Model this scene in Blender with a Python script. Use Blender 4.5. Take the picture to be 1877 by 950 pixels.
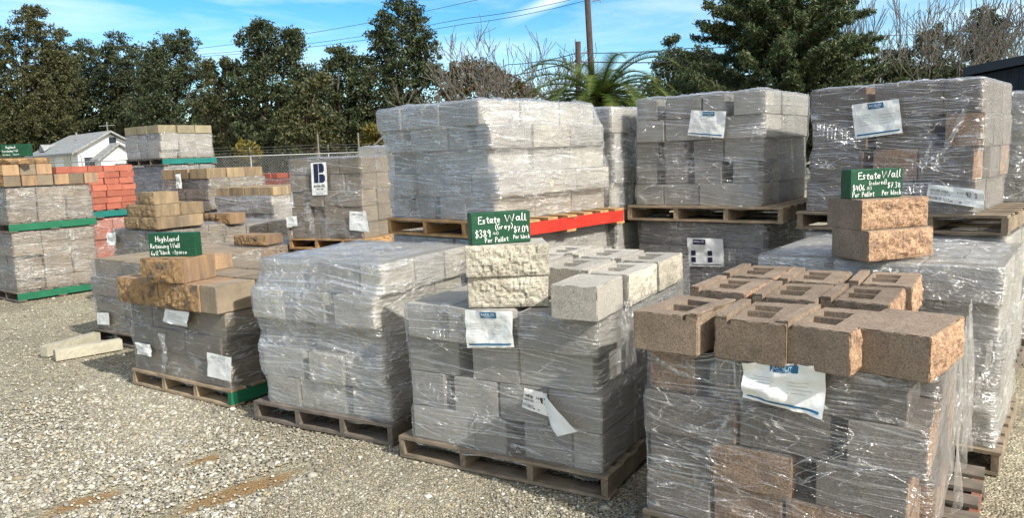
import bpy, math, random, colorsys
import numpy as np
from mathutils import Vector, Matrix, noise
R = math.radians
scn = bpy.context.scene
for o in list(bpy.data.objects):
    bpy.data.objects.remove(o)

# ------------------------------------------------------------------ camera, light, exposure
CAM_H, PITCH, ROLL, FPX = 1.764, R(7.86), R(-2.12), 1391.0
cam = bpy.data.cameras.new('camera')
cam.sensor_width = 36.0
cam.lens = FPX / 1877 * 36
cam.clip_start = 0.05
cam.clip_end = 3000
camo = bpy.data.objects.new('camera', cam)
scn.collection.objects.link(camo)
camo.matrix_world = Matrix.Translation((0, 0, CAM_H)) @ Matrix.Rotation(R(90) - PITCH, 4, 'X') @ Matrix.Rotation(ROLL, 4, 'Z')
scn.camera = camo
scn.view_settings.view_transform = 'Standard'
scn.view_settings.look = 'None'
scn.view_settings.exposure = 0.55
scn.view_settings.gamma = 1
scn.cycles.use_denoising = True
scn.cycles.max_bounces = 8
scn.cycles.transparent_max_bounces = 14
scn.cycles.caustics_reflective = False
scn.cycles.caustics_refractive = False

SUN = Vector((0.72, -0.70, 0)).normalized()
ELEV = R(37)
sd = Vector((SUN.x * math.cos(ELEV), SUN.y * math.cos(ELEV), math.sin(ELEV)))
sl = bpy.data.lights.new('sun', 'SUN')
sl.energy = 4.2
sl.angle = R(0.5)
sl.color = (1.0, 0.955, 0.885)
so = bpy.data.objects.new('sun', sl)
scn.collection.objects.link(so)
so.rotation_euler = sd.to_track_quat('Z', 'Y').to_euler()

world = bpy.data.worlds.new('World')
scn.world = world
world.use_nodes = True
wt = world.node_tree
wt.nodes.clear()


def nd(t, typ, **kw):
    n = t.nodes.new(typ)
    for k, v in kw.items():
        if hasattr(n, k) and k not in ('Scale',):
            try:
                setattr(n, k, v)
                continue
            except Exception:
                pass
        n.inputs[k].default_value = v
    return n


def lk(t, a, b):
    t.links.new(a, b)


sky = nd(wt, 'ShaderNodeTexSky', sky_type='NISHITA')
sky.sun_disc = False
sky.sun_elevation = ELEV
sky.sun_rotation = math.atan2(SUN.x, SUN.y)
sky.ozone_density = 2.0
sky.air_density = 1.0
sky.dust_density = 0.4
tc = nd(wt, 'ShaderNodeTexCoord')
mp = nd(wt, 'ShaderNodeMapping')
mp.inputs['Rotation'].default_value = (0, R(12), R(25))
mp.inputs['Scale'].default_value = (1.6, 3.0, 13.0)
lk(wt, tc.outputs['Generated'], mp.inputs['Vector'])
cn = nd(wt, 'ShaderNodeTexNoise', Scale=1.5, Detail=9.0, Roughness=0.62, Distortion=0.6)
lk(wt, mp.outputs[0], cn.inputs['Vector'])
cr = nd(wt, 'ShaderNodeValToRGB')
cr.color_ramp.elements[0].position = 0.42
cr.color_ramp.elements[1].position = 0.78
cr.color_ramp.elements[1].color = (0.72, 0.72, 0.72, 1)
lk(wt, cn.outputs['Fac'], cr.inputs['Fac'])
# contrail: a thin band round a tilted plane of directions
vd = nd(wt, 'ShaderNodeVectorMath', operation='DOT_PRODUCT')
hs = nd(wt, 'ShaderNodeHueSaturation', Saturation=1.55, Value=1.0)
lk(wt, sky.outputs[0], hs.inputs['Color'])
mx = nd(wt, 'ShaderNodeMixRGB')
mx.inputs['Color2'].default_value = (5.8, 6.8, 7.6, 1)
lk(wt, hs.outputs[0], mx.inputs['Color1'])
bg = nd(wt, 'ShaderNodeBackground', Strength=0.13)
wo = nd(wt, 'ShaderNodeOutputWorld')
lk(wt, bg.outputs[0], wo.inputs['Surface'])


def ray(u, v):
    """direction (y = 1) of a pixel of the 1877x950 photograph, from the camera's place"""
    x = (u - 938.5) / FPX
    y = (v - 475) / FPX
    c, s = math.cos(ROLL), math.sin(ROLL)
    X, Y = x * c + y * s, -x * s + y * c
    c, s = math.cos(PITCH), math.sin(PITCH)
    d = Vector((X, c - Y * s, -s - Y * c))
    return d / d.y


def at(u, v, D):
    return Vector((0, 0, CAM_H)) + ray(u, v) * D


def at_z(u, v, z):
    r = ray(u, v)
    return Vector((0, 0, CAM_H)) + r * ((z - CAM_H) / r.z)


c1 = ray(1010, 2).normalized()
c2 = ray(915, 45).normalized()
pn = c1.cross(c2).normalized()
nrm = nd(wt, 'ShaderNodeVectorMath', operation='NORMALIZE')
lk(wt, tc.outputs['Generated'], nrm.inputs[0])
lk(wt, nrm.outputs[0], vd.inputs[0])
vd.inputs[1].default_value = pn
mb = nd(wt, 'ShaderNodeMath', operation='ABSOLUTE')
lk(wt, vd.outputs['Value'], mb.inputs[0])
mr = nd(wt, 'ShaderNodeMapRange')
mr.inputs['From Min'].default_value = 0.011
mr.inputs['From Max'].default_value = 0.002
mr.inputs['To Max'].default_value = 0.9
lk(wt, mb.outputs[0], mr.inputs['Value'])
vd2 = nd(wt, 'ShaderNodeVectorMath', operation='DOT_PRODUCT')
lk(wt, nrm.outputs[0], vd2.inputs[0])
vd2.inputs[1].default_value = (c1 - c2).normalized()
mr2 = nd(wt, 'ShaderNodeMapRange')
a0, a1 = (c1 - c2).normalized().dot(c2), (c1 - c2).normalized().dot(c1)
mr2.inputs['From Min'].default_value = a0
mr2.inputs['From Max'].default_value = a1
lk(wt, vd2.outputs['Value'], mr2.inputs['Value'])
mm = nd(wt, 'ShaderNodeMath', operation='MULTIPLY')
lk(wt, mr.outputs[0], mm.inputs[0])
lk(wt, mr2.outputs[0], mm.inputs[1])
mxx = nd(wt, 'ShaderNodeMath', operation='MAXIMUM')
lk(wt, cr.outputs[0], mxx.inputs[0])
lk(wt, mm.outputs[0], mxx.inputs[1])
lk(wt, mxx.outputs[0], mx.inputs['Fac'])
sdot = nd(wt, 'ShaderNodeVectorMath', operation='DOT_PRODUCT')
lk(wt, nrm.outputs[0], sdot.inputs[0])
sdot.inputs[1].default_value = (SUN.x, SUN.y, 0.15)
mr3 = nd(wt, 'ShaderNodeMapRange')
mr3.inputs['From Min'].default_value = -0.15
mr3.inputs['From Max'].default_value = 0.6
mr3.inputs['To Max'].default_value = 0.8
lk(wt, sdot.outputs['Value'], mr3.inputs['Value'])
fill_veil = nd(wt, 'ShaderNodeMixRGB')  # unseen warm white haze on the sun side, added to fill the shaded faces
fill_veil.inputs['Color2'].default_value = (9.0, 8.4, 7.4, 1)
lk(wt, mr3.outputs[0], fill_veil.inputs['Fac'])
lk(wt, mx.outputs[0], fill_veil.inputs['Color1'])
lk(wt, fill_veil.outputs[0], bg.inputs['Color'])

# ------------------------------------------------------------------ materials


def new_mat(name):
    m = bpy.data.materials.new(name)
    m.use_nodes = True
    t = m.node_tree
    t.nodes.clear()
    out = t.nodes.new('ShaderNodeOutputMaterial')
    return m, t, out


def ramp(t, fac, stops):
    n = t.nodes.new('ShaderNodeValToRGB')
    el = n.color_ramp.elements
    while len(el) < len(stops):
        el.new(0.5)
    for e, (p, c) in zip(el, stops):
        e.position = p
        e.color = (*c, 1) if len(c) == 3 else c
    lk(t, fac, n.inputs['Fac'])
    return n.outputs[0]


def stone_mat(name, cols, grain=220, bump=0.5, mottle=6.0, rough=0.92, coarse=0.0, obj_var=0.12, streak=False, spots=0.35):
    """moulded or split concrete: aggregate grains, mottling, per-object tone"""
    m, t, out = new_mat(name)
    co = nd(t, 'ShaderNodeTexCoord')
    oi = nd(t, 'ShaderNodeObjectInfo')
    ad = nd(t, 'ShaderNodeVectorMath', operation='ADD')
    sc = nd(t, 'ShaderNodeVectorMath', operation='SCALE')
    sc.inputs['Scale'].default_value = 7.0
    cmb = nd(t, 'ShaderNodeCombineXYZ')
    for k in range(3):
        lk(t, oi.outputs['Random'], cmb.inputs[k])
    lk(t, cmb.outputs[0], sc.inputs[0])
    lk(t, co.outputs['Object'], ad.inputs[0])
    lk(t, sc.outputs[0], ad.inputs[1])
    src = ad.outputs[0]
    if streak:
        mpp = nd(t, 'ShaderNodeMapping')
        mpp.inputs['Scale'].default_value = (3.0, 3.0, 0.6)
        lk(t, src, mpp.inputs[0])
        n1 = nd(t, 'ShaderNodeTexNoise', Scale=mottle, Detail=5.0, Roughness=0.65)
        lk(t, mpp.outputs[0], n1.inputs['Vector'])
    else:
        n1 = nd(t, 'ShaderNodeTexNoise', Scale=mottle, Detail=6.0, Roughness=0.65)
        lk(t, src, n1.inputs['Vector'])
    n2 = nd(t, 'ShaderNodeTexNoise', Scale=float(grain), Detail=3.0, Roughness=0.7)
    lk(t, src, n2.inputs['Vector'])
    c = ramp(t, n1.outputs['Fac'], cols)
    g = ramp(t, n2.outputs['Fac'], [(0.30, (1 - spots,) * 3), (0.5, (1,) * 3), (0.72, (1 + spots,) * 3)])
    mu = nd(t, 'ShaderNodeMixRGB', blend_type='MULTIPLY')
    mu.inputs['Fac'].default_value = 1
    lk(t, c, mu.inputs['Color1'])
    lk(t, g, mu.inputs['Color2'])
    mr_ = nd(t, 'ShaderNodeMapRange')
    mr_.inputs['To Min'].default_value = 1 - obj_var
    mr_.inputs['To Max'].default_value = 1 + obj_var
    lk(t, oi.outputs['Random'], mr_.inputs['Value'])
    mv = nd(t, 'ShaderNodeVectorMath', operation='SCALE')
    lk(t, mu.outputs[0], mv.inputs[0])
    lk(t, mr_.outputs[0], mv.inputs['Scale'])
    p = nd(t, 'ShaderNodeBsdfPrincipled', Roughness=rough)
    p.inputs['Specular IOR Level'].default_value = 0.25
    lk(t, mv.outputs[0], p.inputs['Base Color'])
    hh = n2.outputs['Fac']
    if coarse:
        vo = nd(t, 'ShaderNodeTexNoise', Scale=38.0, Detail=4.0, Roughness=0.7)
        lk(t, src, vo.inputs['Vector'])
        ma = nd(t, 'ShaderNodeMath', operation='MULTIPLY_ADD')
        lk(t, vo.outputs['Fac'], ma.inputs[0])
        ma.inputs[1].default_value = coarse
        lk(t, n2.outputs['Fac'], ma.inputs[2])
        hh = ma.outputs[0]
    bp = nd(t, 'ShaderNodeBump', Strength=bump, Distance=0.009 if coarse else 0.005)
    lk(t, hh, bp.inputs['Height'])
    lk(t, bp.outputs[0], p.inputs['Normal'])
    lk(t, p.outputs[0], out.inputs[0])
    return m


def sc3(c, k):
    return tuple(x * k for x in c)


GREY = (0.385, 0.362, 0.315)
BRN = (0.20, 0.135, 0.095)
M = {}
M['grey'] = stone_mat('grey_concrete', [(0.3, sc3(GREY, .85)), (0.7, sc3(GREY, 1.1))], obj_var=.18, grain=130, spots=.4)
M['grey_split'] = stone_mat('grey_split_face', [(0.3, (0.38, 0.35, 0.28)), (0.7, (0.60, 0.555, 0.455))], coarse=1.3, bump=.9, grain=120)
M['brown'] = stone_mat('brown_concrete', [(0.3, (0.18, 0.137, 0.10)), (0.7, (0.29, 0.222, 0.162))], obj_var=.16, grain=130, spots=.45)
M['brown_split'] = stone_mat('brown_split_face', [(0.3, (0.22, 0.15, 0.11)), (0.5, (0.36, 0.23, 0.145)), (0.72, (0.50, 0.34, 0.215))], coarse=1.2, bump=.9, mottle=16, grain=95, spots=.5)
M['brownwrap'] = stone_mat('brown_grey_concrete', [(0.3, (0.145, 0.125, 0.108)), (0.7, (0.225, 0.192, 0.162))], obj_var=.22, grain=130, spots=.4)
M['brownwrap_split'] = M['brown_split']
M['tandull'] = stone_mat('dull_tan_concrete', [(0.32, (0.16, 0.13, 0.095)), (0.5, (0.26, 0.195, 0.12)), (0.7, (0.37, 0.275, 0.16))], streak=True, mottle=3.0, obj_var=.2)
M['tandull_split'] = stone_mat('dull_tan_split_face', [(0.35, (0.13, 0.11, 0.08)), (0.48, (0.28, 0.20, 0.115)), (0.68, (0.41, 0.30, 0.17))], coarse=1.5, bump=.9, mottle=9, grain=100, obj_var=.2)
M['tan'] = stone_mat('tan_concrete', [(0.32, (0.17, 0.13, 0.10)), (0.5, (0.30, 0.20, 0.12)), (0.7, (0.40, 0.26, 0.145))], streak=True, mottle=3.0, obj_var=.2)
M['tan_split'] = stone_mat('tan_split_face', [(0.35, (0.13, 0.105, 0.08)), (0.48, (0.33, 0.21, 0.105)), (0.68, (0.47, 0.31, 0.16))], coarse=1.5, bump=.9, mottle=9, grain=110, obj_var=.2)
M['dun'] = stone_mat('dun_concrete', [(0.3, (0.165, 0.135, 0.098)), (0.7, (0.27, 0.215, 0.15))], mottle=5, obj_var=.2)
M['dun_split'] = M['tan_split']
M['olive'] = stone_mat('olive_tan_concrete', [(0.3, (0.20, 0.18, 0.12)), (0.7, (0.31, 0.27, 0.18))], mottle=7)
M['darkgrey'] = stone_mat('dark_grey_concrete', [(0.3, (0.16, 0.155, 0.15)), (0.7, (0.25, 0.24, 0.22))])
M['midgrey'] = stone_mat('mid_grey_concrete', [(0.3, (0.27, 0.255, 0.225)), (0.7, (0.38, 0.355, 0.305))], obj_var=.2)
M['red'] = stone_mat('red_brick', [(0.3, (0.33, 0.105, 0.07)), (0.7, (0.43, 0.15, 0.10))], mottle=8, obj_var=.15)
M['pale'] = stone_mat('pale_concrete', [(0.3, (0.34, 0.32, 0.25)), (0.7, (0.46, 0.43, 0.33))])


def wood_mat(name, a, b, rough=.85, paint=False):
    m, t, out = new_mat(name)
    co = nd(t, 'ShaderNodeTexCoord')
    oi = nd(t, 'ShaderNodeObjectInfo')
    mpp = nd(t, 'ShaderNodeMapping')
    mpp.inputs['Scale'].default_value = (1.2, 14, 14)
    cmb = nd(t, 'ShaderNodeCombineXYZ')
    for k in range(3):
        lk(t, oi.outputs['Random'], cmb.inputs[k])
    sc = nd(t, 'ShaderNodeVectorMath', operation='SCALE')
    sc.inputs['Scale'].default_value = 30.0
    lk(t, cmb.outputs[0], sc.inputs[0])
    lk(t, sc.outputs[0], mpp.inputs['Location'])
    lk(t, co.outputs['UV'], mpp.inputs['Vector'])
    n = nd(t, 'ShaderNodeTexNoise', Scale=3.0, Detail=6.0, Roughness=0.7, Distortion=1.2)
    lk(t, mpp.outputs[0], n.inputs['Vector'])
    n2 = nd(t, 'ShaderNodeTexNoise', Scale=5.0, Detail=4.0, Roughness=0.6)
    lk(t, co.outputs['UV'], n2.inputs['Vector'])
    c = ramp(t, n.outputs['Fac'], [(0.3, a), (0.7, b)])
    d = ramp(t, n2.outputs['Fac'], [(0.35, (0.55,) * 3), (0.6, (1.0,) * 3)] if not paint else [(0.35, (0.8,) * 3), (0.6, (1.0,) * 3)])
    mu = nd(t, 'ShaderNodeMixRGB', blend_type='MULTIPLY')
    mu.inputs['Fac'].default_value = 1
    lk(t, c, mu.inputs['Color1'])
    lk(t, d, mu.inputs['Color2'])
    if paint:
        n3 = nd(t, 'ShaderNodeTexNoise', Scale=16.0, Detail=8.0, Roughness=0.75)
        lk(t, co.outputs['UV'], n3.inputs['Vector'])
        wf = ramp(t, n3.outputs['Fac'], [(0.60, (0,) * 3), (0.66, (.75,) * 3)])
        pw = nd(t, 'ShaderNodeMixRGB')
        pw.inputs['Color2'].default_value = (.26, .21, .15, 1) if 'sign' not in name else (.05, .12, .08, 1)
        lk(t, wf, pw.inputs['Fac'])
        lk(t, mu.outputs[0], pw.inputs['Color1'])
        mu = pw
    p = nd(t, 'ShaderNodeBsdfPrincipled', Roughness=rough)
    p.inputs['Specular IOR Level'].default_value = 0.3
    lk(t, mu.outputs[0], p.inputs['Base Color'])
    bp = nd(t, 'ShaderNodeBump', Strength=.5, Distance=0.003)
    lk(t, n.outputs['Fac'], bp.inputs['Height'])
    lk(t, bp.outputs[0], p.inputs['Normal'])
    lk(t, p.outputs[0], out.inputs[0])
    return m


M['wood'] = wood_mat('weathered_pallet_wood', (0.20, 0.155, 0.11), (0.37, 0.30, 0.215))
M['wood_grey'] = wood_mat('grey_pallet_wood', (0.13, 0.11, 0.09), (0.25, 0.21, 0.17))
M['wood_warm'] = wood_mat('fresh_orange_pallet_wood', (0.42, 0.24, 0.10), (0.60, 0.38, 0.18))
M['wood_tan'] = wood_mat('tan_pallet_wood', (0.34, 0.25, 0.16), (0.50, 0.39, 0.26))
M['green_paint'] = wood_mat('green_painted_wood', (0.012, 0.12, 0.06), (0.02, 0.17, 0.085), .6, True)
M['teal_paint'] = wood_mat('teal_painted_wood', (0.01, 0.15, 0.13), (0.02, 0.20, 0.17), .6, True)
M['red_paint'] = wood_mat('red_painted_wood', (0.42, 0.03, 0.02), (0.62, 0.05, 0.03), .6, True)
M['red_faded'] = wood_mat('faded_red_wood', (0.25, 0.09, 0.06), (0.36, 0.15, 0.10), .8)
M['sign_green'] = wood_mat('dark_green_sign_paint', (0.008, 0.058, 0.028), (0.013, 0.085, 0.04), .55, True)


def plain(name, col, rough=.6, spec=.4, noise_amt=0.0, nscale=8.0, metallic=0):
    m, t, out = new_mat(name)
    p = nd(t, 'ShaderNodeBsdfPrincipled', Roughness=rough)
    p.inputs['Specular IOR Level'].default_value = spec
    p.inputs['Metallic'].default_value = metallic
    p.inputs['Base Color'].default_value = (*col, 1)
    if noise_amt:
        co = nd(t, 'ShaderNodeTexCoord')
        n = nd(t, 'ShaderNodeTexNoise', Scale=nscale, Detail=5.0)
        lk(t, co.outputs['Object'], n.inputs['Vector'])
        c = ramp(t, n.outputs['Fac'], [(0.3, sc3(col, 1 - noise_amt)), (0.7, sc3(col, 1 + noise_amt))])
        lk(t, c, p.inputs['Base Color'])
    lk(t, p.outputs[0], out.inputs[0])
    return m


M['white_ink'] = plain('white_marker_paint', (0.85, 0.88, 0.85))
M['black_ink'] = plain('black_ink', (0.02, 0.02, 0.025))
M['navy_ink'] = plain('navy_ink', (0.012, 0.016, 0.055))
M['blue_ink'] = plain('blue_ink', (0.015, 0.13, 0.26))
M['grey_ink'] = plain('grey_ink', (0.30, 0.31, 0.33))


def paper_mat():
    m, t, out = new_mat('label_paper')
    co = nd(t, 'ShaderNodeTexCoord')
    n = nd(t, 'ShaderNodeTexNoise', Scale=14.0, Detail=3.0, Distortion=.5)
    lk(t, co.outputs['Object'], n.inputs['Vector'])
    p = nd(t, 'ShaderNodeBsdfPrincipled', Roughness=.45)
    p.inputs['Base Color'].default_value = (0.80, 0.81, 0.78, 1)
    bp = nd(t, 'ShaderNodeBump', Strength=.8, Distance=0.01)
    lk(t, n.outputs['Fac'], bp.inputs['Height'])
    lk(t, bp.outputs[0], p.inputs['Normal'])
    lk(t, p.outputs[0], out.inputs[0])
    return m


M['paper'] = paper_mat()


def film_mat(name, dens=.34, tint=(0.80, 0.79, 0.76), streak=.55, cap=False, rough=.18, ck=.55):
    m, t, out = new_mat(name)
    uv = nd(t, 'ShaderNodeTexCoord')
    oi = nd(t, 'ShaderNodeObjectInfo')
    off = nd(t, 'ShaderNodeCombineXYZ')
    mo = nd(t, 'ShaderNodeMath', operation='MULTIPLY')
    mo.inputs[1].default_value = 37.0
    lk(t, oi.outputs['Random'], mo.inputs[0])
    lk(t, mo.outputs[0], off.inputs[0])
    lk(t, mo.outputs[0], off.inputs[1])

    def nz(scale, loc=(0, 0, 0), rot=0.0, detail=4.0, dist=0.4, ns=1.0, rgh=.6):
        a = nd(t, 'ShaderNodeVectorMath', operation='ADD')
        lk(t, uv.outputs['UV'], a.inputs[0])
        lk(t, off.outputs[0], a.inputs[1])
        mpp = nd(t, 'ShaderNodeMapping')
        mpp.vector_type = 'TEXTURE'
        mpp.inputs['Rotation'].default_value = (0, 0, rot)
        mpp.inputs['Scale'].default_value = (1 / scale[0], 1 / scale[1], 1)
        lk(t, a.outputs[0], mpp.inputs['Vector'])
        n = nd(t, 'ShaderNodeTexNoise', Scale=ns, Detail=detail, Distortion=dist, Roughness=rgh)
        lk(t, mpp.outputs[0], n.inputs['Vector'])
        return n.outputs['Fac']

    def math_(op, a, b=None, c=None):
        n = nd(t, 'ShaderNodeMath', operation=op)
        for i, x in enumerate((a, b, c)):
            if x is None:
                continue
            if isinstance(x, (int, float)):
                n.inputs[i].default_value = x
            else:
                lk(t, x, n.inputs[i])
        return n.outputs[0]

    def mrange(x, a, b, c, d):
        n = nd(t, 'ShaderNodeMapRange')
        for k, v in zip(('From Min', 'From Max', 'To Min', 'To Max'), (a, b, c, d)):
            n.inputs[k].default_value = v
        lk(t, x, n.inputs['Value'])
        return n.outputs[0]
    if cap:
        s1 = nz((6, 22), rot=.5, dist=1.5)
        s2 = nz((16, 6), rot=-.35, dist=1.2)
    else:
        s1 = nz((1.1, 105), rot=.03, dist=.45, detail=3)
        s2 = nz((1.4, 60), rot=-.13, dist=.6, detail=3)
    s3 = nz((2.2, 3.2), dist=.6)
    s4 = nz((26, 9), rot=1.1, dist=1.6)
    s5 = nz((9, 12), dist=.9, detail=5, rgh=.7)
    s6 = nz((.9, 7), rot=-.22, dist=1.3, detail=2)
    s7 = nz((1.3, 5), rot=.30, dist=1.5, detail=2)
    s8 = nz((42, 2.2), dist=.8, detail=3)
    f1 = mrange(math_('ABSOLUTE', math_('SUBTRACT', s6, .5)), .018, .002, 0, 1)
    f2 = mrange(math_('ABSOLUTE', math_('SUBTRACT', s7, .53)), .016, .002, 0, 1)
    folds = math_('MULTIPLY', math_('MAXIMUM', f1, f2), mrange(s5, .40, .58, .1, 1))
    vert = math_('MULTIPLY', mrange(s8, .50, .64, 0, 1), mrange(s3, .60, .70, 0, 1))
    st = math_('MULTIPLY', mrange(s1, .50, .66, 0, 1), mrange(s3, .42, .58, .05, 1))
    st2 = math_('MULTIPLY', mrange(s2, .54, .66, 0, 1), mrange(s3, .58, .44, .08, 1))
    cr_ = math_('MULTIPLY', mrange(s4, .54, .66, 0, 1), mrange(s3, .48, .66, 0, 1))
    tot = math_('ADD', math_('ADD', math_('MULTIPLY', st, streak), math_('MULTIPLY', st2, streak * .9)), math_('MULTIPLY', cr_, .6 * ck))
    tot = math_('ADD', tot, math_('ADD', math_('MULTIPLY', folds, .45), math_('MULTIPLY', vert, .5)))
    big = mrange(s3, .3, .7, -.1, .12)
    fac = math_('ADD', math_('ADD', tot, big), dens)
    lw = nd(t, 'ShaderNodeLayerWeight', Blend=.25)
    fac = math_('MAXIMUM', fac, math_('MULTIPLY', lw.outputs['Facing'], .55))
    cl = nd(t, 'ShaderNodeClamp')
    cl.inputs['Min'].default_value = .08
    cl.inputs['Max'].default_value = .90
    lk(t, fac, cl.inputs['Value'])
    h = math_('ADD', math_('MULTIPLY', s1, .5), math_('MULTIPLY', s2, .6))
    h = math_('ADD', h, math_('MULTIPLY', s4, .35 * ck))
    h = math_('ADD', h, math_('MULTIPLY', s5, 1.5 * ck))
    h = math_('ADD', h, math_('ADD', math_('MULTIPLY', folds, .35), math_('MULTIPLY', vert, .4)))
    bp = nd(t, 'ShaderNodeBump', Strength=1.0, Distance=0.018)
    lk(t, h, bp.inputs['Height'])
    gl = nd(t, 'ShaderNodeBsdfGlossy', Roughness=rough)
    gl.inputs['Color'].default_value = (1.0, 0.99, 0.97, 1)
    di = nd(t, 'ShaderNodeBsdfDiffuse')
    di.inputs['Color'].default_value = (*tint, 1)
    tl = nd(t, 'ShaderNodeBsdfTranslucent')
    tl.inputs['Color'].default_value = (*tint, 1)
    for x in (gl, di):
        lk(t, bp.outputs[0], x.inputs['Normal'])
    m0 = nd(t, 'ShaderNodeMixShader', Fac=.3)
    lk(t, di.outputs[0], m0.inputs[1])
    lk(t, tl.outputs[0], m0.inputs[2])
    m1 = nd(t, 'ShaderNodeMixShader', Fac=.62)
    lk(t, m0.outputs[0], m1.inputs[1])
    lk(t, gl.outputs[0], m1.inputs[2])
    tr = nd(t, 'ShaderNodeBsdfTransparent')
    tr.inputs['Color'].default_value = (0.93, 0.94, 0.95, 1)
    m2 = nd(t, 'ShaderNodeMixShader')
    lk(t, cl.outputs[0], m2.inputs[0])
    lk(t, tr.outputs[0], m2.inputs[1])
    lk(t, m1.outputs[0], m2.inputs[2])
    lk(t, m2.outputs[0], out.inputs[0])
    return m


M['film'] = film_mat('stretch_film', .06, streak=.6)
M['film_clear'] = film_mat('stretch_film_clear', .05, streak=.45, ck=.4)
M['film_heavy'] = film_mat('stretch_film_many_layers', .28, tint=(0.86, 0.86, 0.84), streak=.7, rough=.15, ck=1.0)
M['film_thin'] = film_mat('stretch_film_thin', .06, streak=.36)
M['film_cap'] = film_mat('stretch_film_crumpled_top', .30, cap=True, streak=.6, rough=.16, ck=1.0)
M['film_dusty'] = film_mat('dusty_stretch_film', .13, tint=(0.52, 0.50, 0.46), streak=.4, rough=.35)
M['film_cap_dusty'] = film_mat('dusty_stretch_film_top', .14, tint=(0.55, 0.53, 0.48), cap=True, streak=.4, rough=.35)

# ------------------------------------------------------------------ mesh helpers
COL = scn.collection


def make_mesh(name, V, F, mats, fm=None, smooth=False, uv=None):
    me = bpy.data.meshes.new(name)
    me.from_pydata([tuple(v) for v in V], [], F)
    for m in mats if isinstance(mats, (list, tuple)) else [mats]:
        me.materials.append(m)
    if fm is not None:
        me.polygons.foreach_set('material_index', fm)
    if smooth:
        me.polygons.foreach_set('use_smooth', [True] * len(me.polygons))
    if uv is not None:
        ul = me.uv_layers.new(name='uv')
        li = np.zeros(len(me.loops), dtype=np.int32)
        me.loops.foreach_get('vertex_index', li)
        ul.data.foreach_set('uv', np.asarray(uv, dtype=np.float32)[li].ravel())
    me.update()
    return me


def fast_mesh(name, V, F, mats, smooth=False, attr=None, fmat=None):
    """V (n,3), F (m,k) numpy; attr: per-vertex rgba"""
    V = np.asarray(V, dtype=np.float32)
    F = np.asarray(F, dtype=np.int32)
    me = bpy.data.meshes.new(name)
    me.vertices.add(len(V))
    me.vertices.foreach_set('co', V.ravel())
    k = F.shape[1]
    me.loops.add(F.size)
    me.loops.foreach_set('vertex_index', F.ravel())
    me.polygons.add(len(F))
    me.polygons.foreach_set('loop_start', np.arange(0, F.size, k, dtype=np.int32))
    me.polygons.foreach_set('loop_total', np.full(len(F), k, dtype=np.int32))
    for m in mats if isinstance(mats, (list, tuple)) else [mats]:
        me.materials.append(m)
    if fmat is not None:
        me.polygons.foreach_set('material_index', np.asarray(fmat, dtype=np.int32))
    if smooth:
        me.polygons.foreach_set('use_smooth', np.ones(len(F), dtype=bool))
    if attr is not None:
        a = me.color_attributes.new('tone', 'FLOAT_COLOR', 'POINT')
        a.data.foreach_set('color', np.asarray(attr, dtype=np.float32).ravel())
    me.update(calc_edges=True)
    me.validate()
    return me


def add(name, me, parent=None, loc=None, rotz=0.0, rot=None, scale=None, label=None, cat=None, group=None, kind=None):
    o = bpy.data.objects.new(name, me)
    COL.objects.link(o)
    if parent is not None:
        o.parent = parent
    if loc is not None:
        o.location = loc
    o.rotation_euler = rot if rot is not None else (0, 0, rotz)
    if scale is not None:
        o.scale = scale
    if label:
        o['label'] = label
    if cat:
        o['category'] = cat
    if group:
        o['group'] = group
    if kind:
        o['kind'] = kind
    return o


def box_vf(x0, x1, y0, y1, z0, z1):
    V = [(x0, y0, z0), (x1, y0, z0), (x1, y1, z0), (x0, y1, z0), (x0, y0, z1), (x1, y0, z1), (x1, y1, z1), (x0, y1, z1)]
    F = [(0, 3, 2, 1), (4, 5, 6, 7), (0, 1, 5, 4), (1, 2, 6, 5), (2, 3, 7, 6), (3, 0, 4, 7)]
    return V, F


class MB:
    def __init__(s):
        s.V, s.F, s.m = [], [], []

    def put(s, V, F, mi=0):
        b = len(s.V)
        s.V += [tuple(v) for v in V]
        s.F += [tuple(i + b for i in f) for f in F]
        s.m += [mi] * len(F)

    def box(s, x0, x1, y0, y1, z0, z1, mi=0):
        s.put(*box_vf(x0, x1, y0, y1, z0, z1), mi)

    def tube(s, pts, rad, n=6, mi=0, cap=True):
        pts = [Vector(p) for p in pts]
        if not isinstance(rad, (list, tuple)):
            rad = [rad] * len(pts)
        V, F = [], []
        for i, p in enumerate(pts):
            d = (pts[min(i + 1, len(pts) - 1)] - pts[max(i - 1, 0)]).normalized()
            a = d.orthogonal().normalized() if i == 0 else (s._a - d * s._a.dot(d)).normalized()
            s._a = a
            b = d.cross(a)
            for k in range(n):
                an = 2 * math.pi * k / n
                V.append(p + (a * math.cos(an) + b * math.sin(an)) * rad[i])
        for i in range(len(pts) - 1):
            for k in range(n):
                F.append((i * n + k, i * n + (k + 1) % n, (i + 1) * n + (k + 1) % n, (i + 1) * n + k))
        if cap:
            F.append(tuple(range(n - 1, -1, -1)))
            F.append(tuple(range((len(pts) - 1) * n, len(pts) * n)))
        s.put(V, F, mi)

    def mesh(s, name, mats, smooth=False):
        return make_mesh(name, s.V, s.F, mats, s.m, smooth)


def N3(x, y, z, s=1.0):
    return noise.noise(Vector((x * s, y * s, z * s)))


def cuts(a, b, res, extra=()):
    pts = sorted(set([a, b] + [e for e in extra if a < e < b]))
    out = []
    for p, q in zip(pts, pts[1:]):
        n = max(1, round((q - p) / res))
        out += [p + (q - p) * i / n for i in range(n)]
    return out + [pts[-1]]


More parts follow.
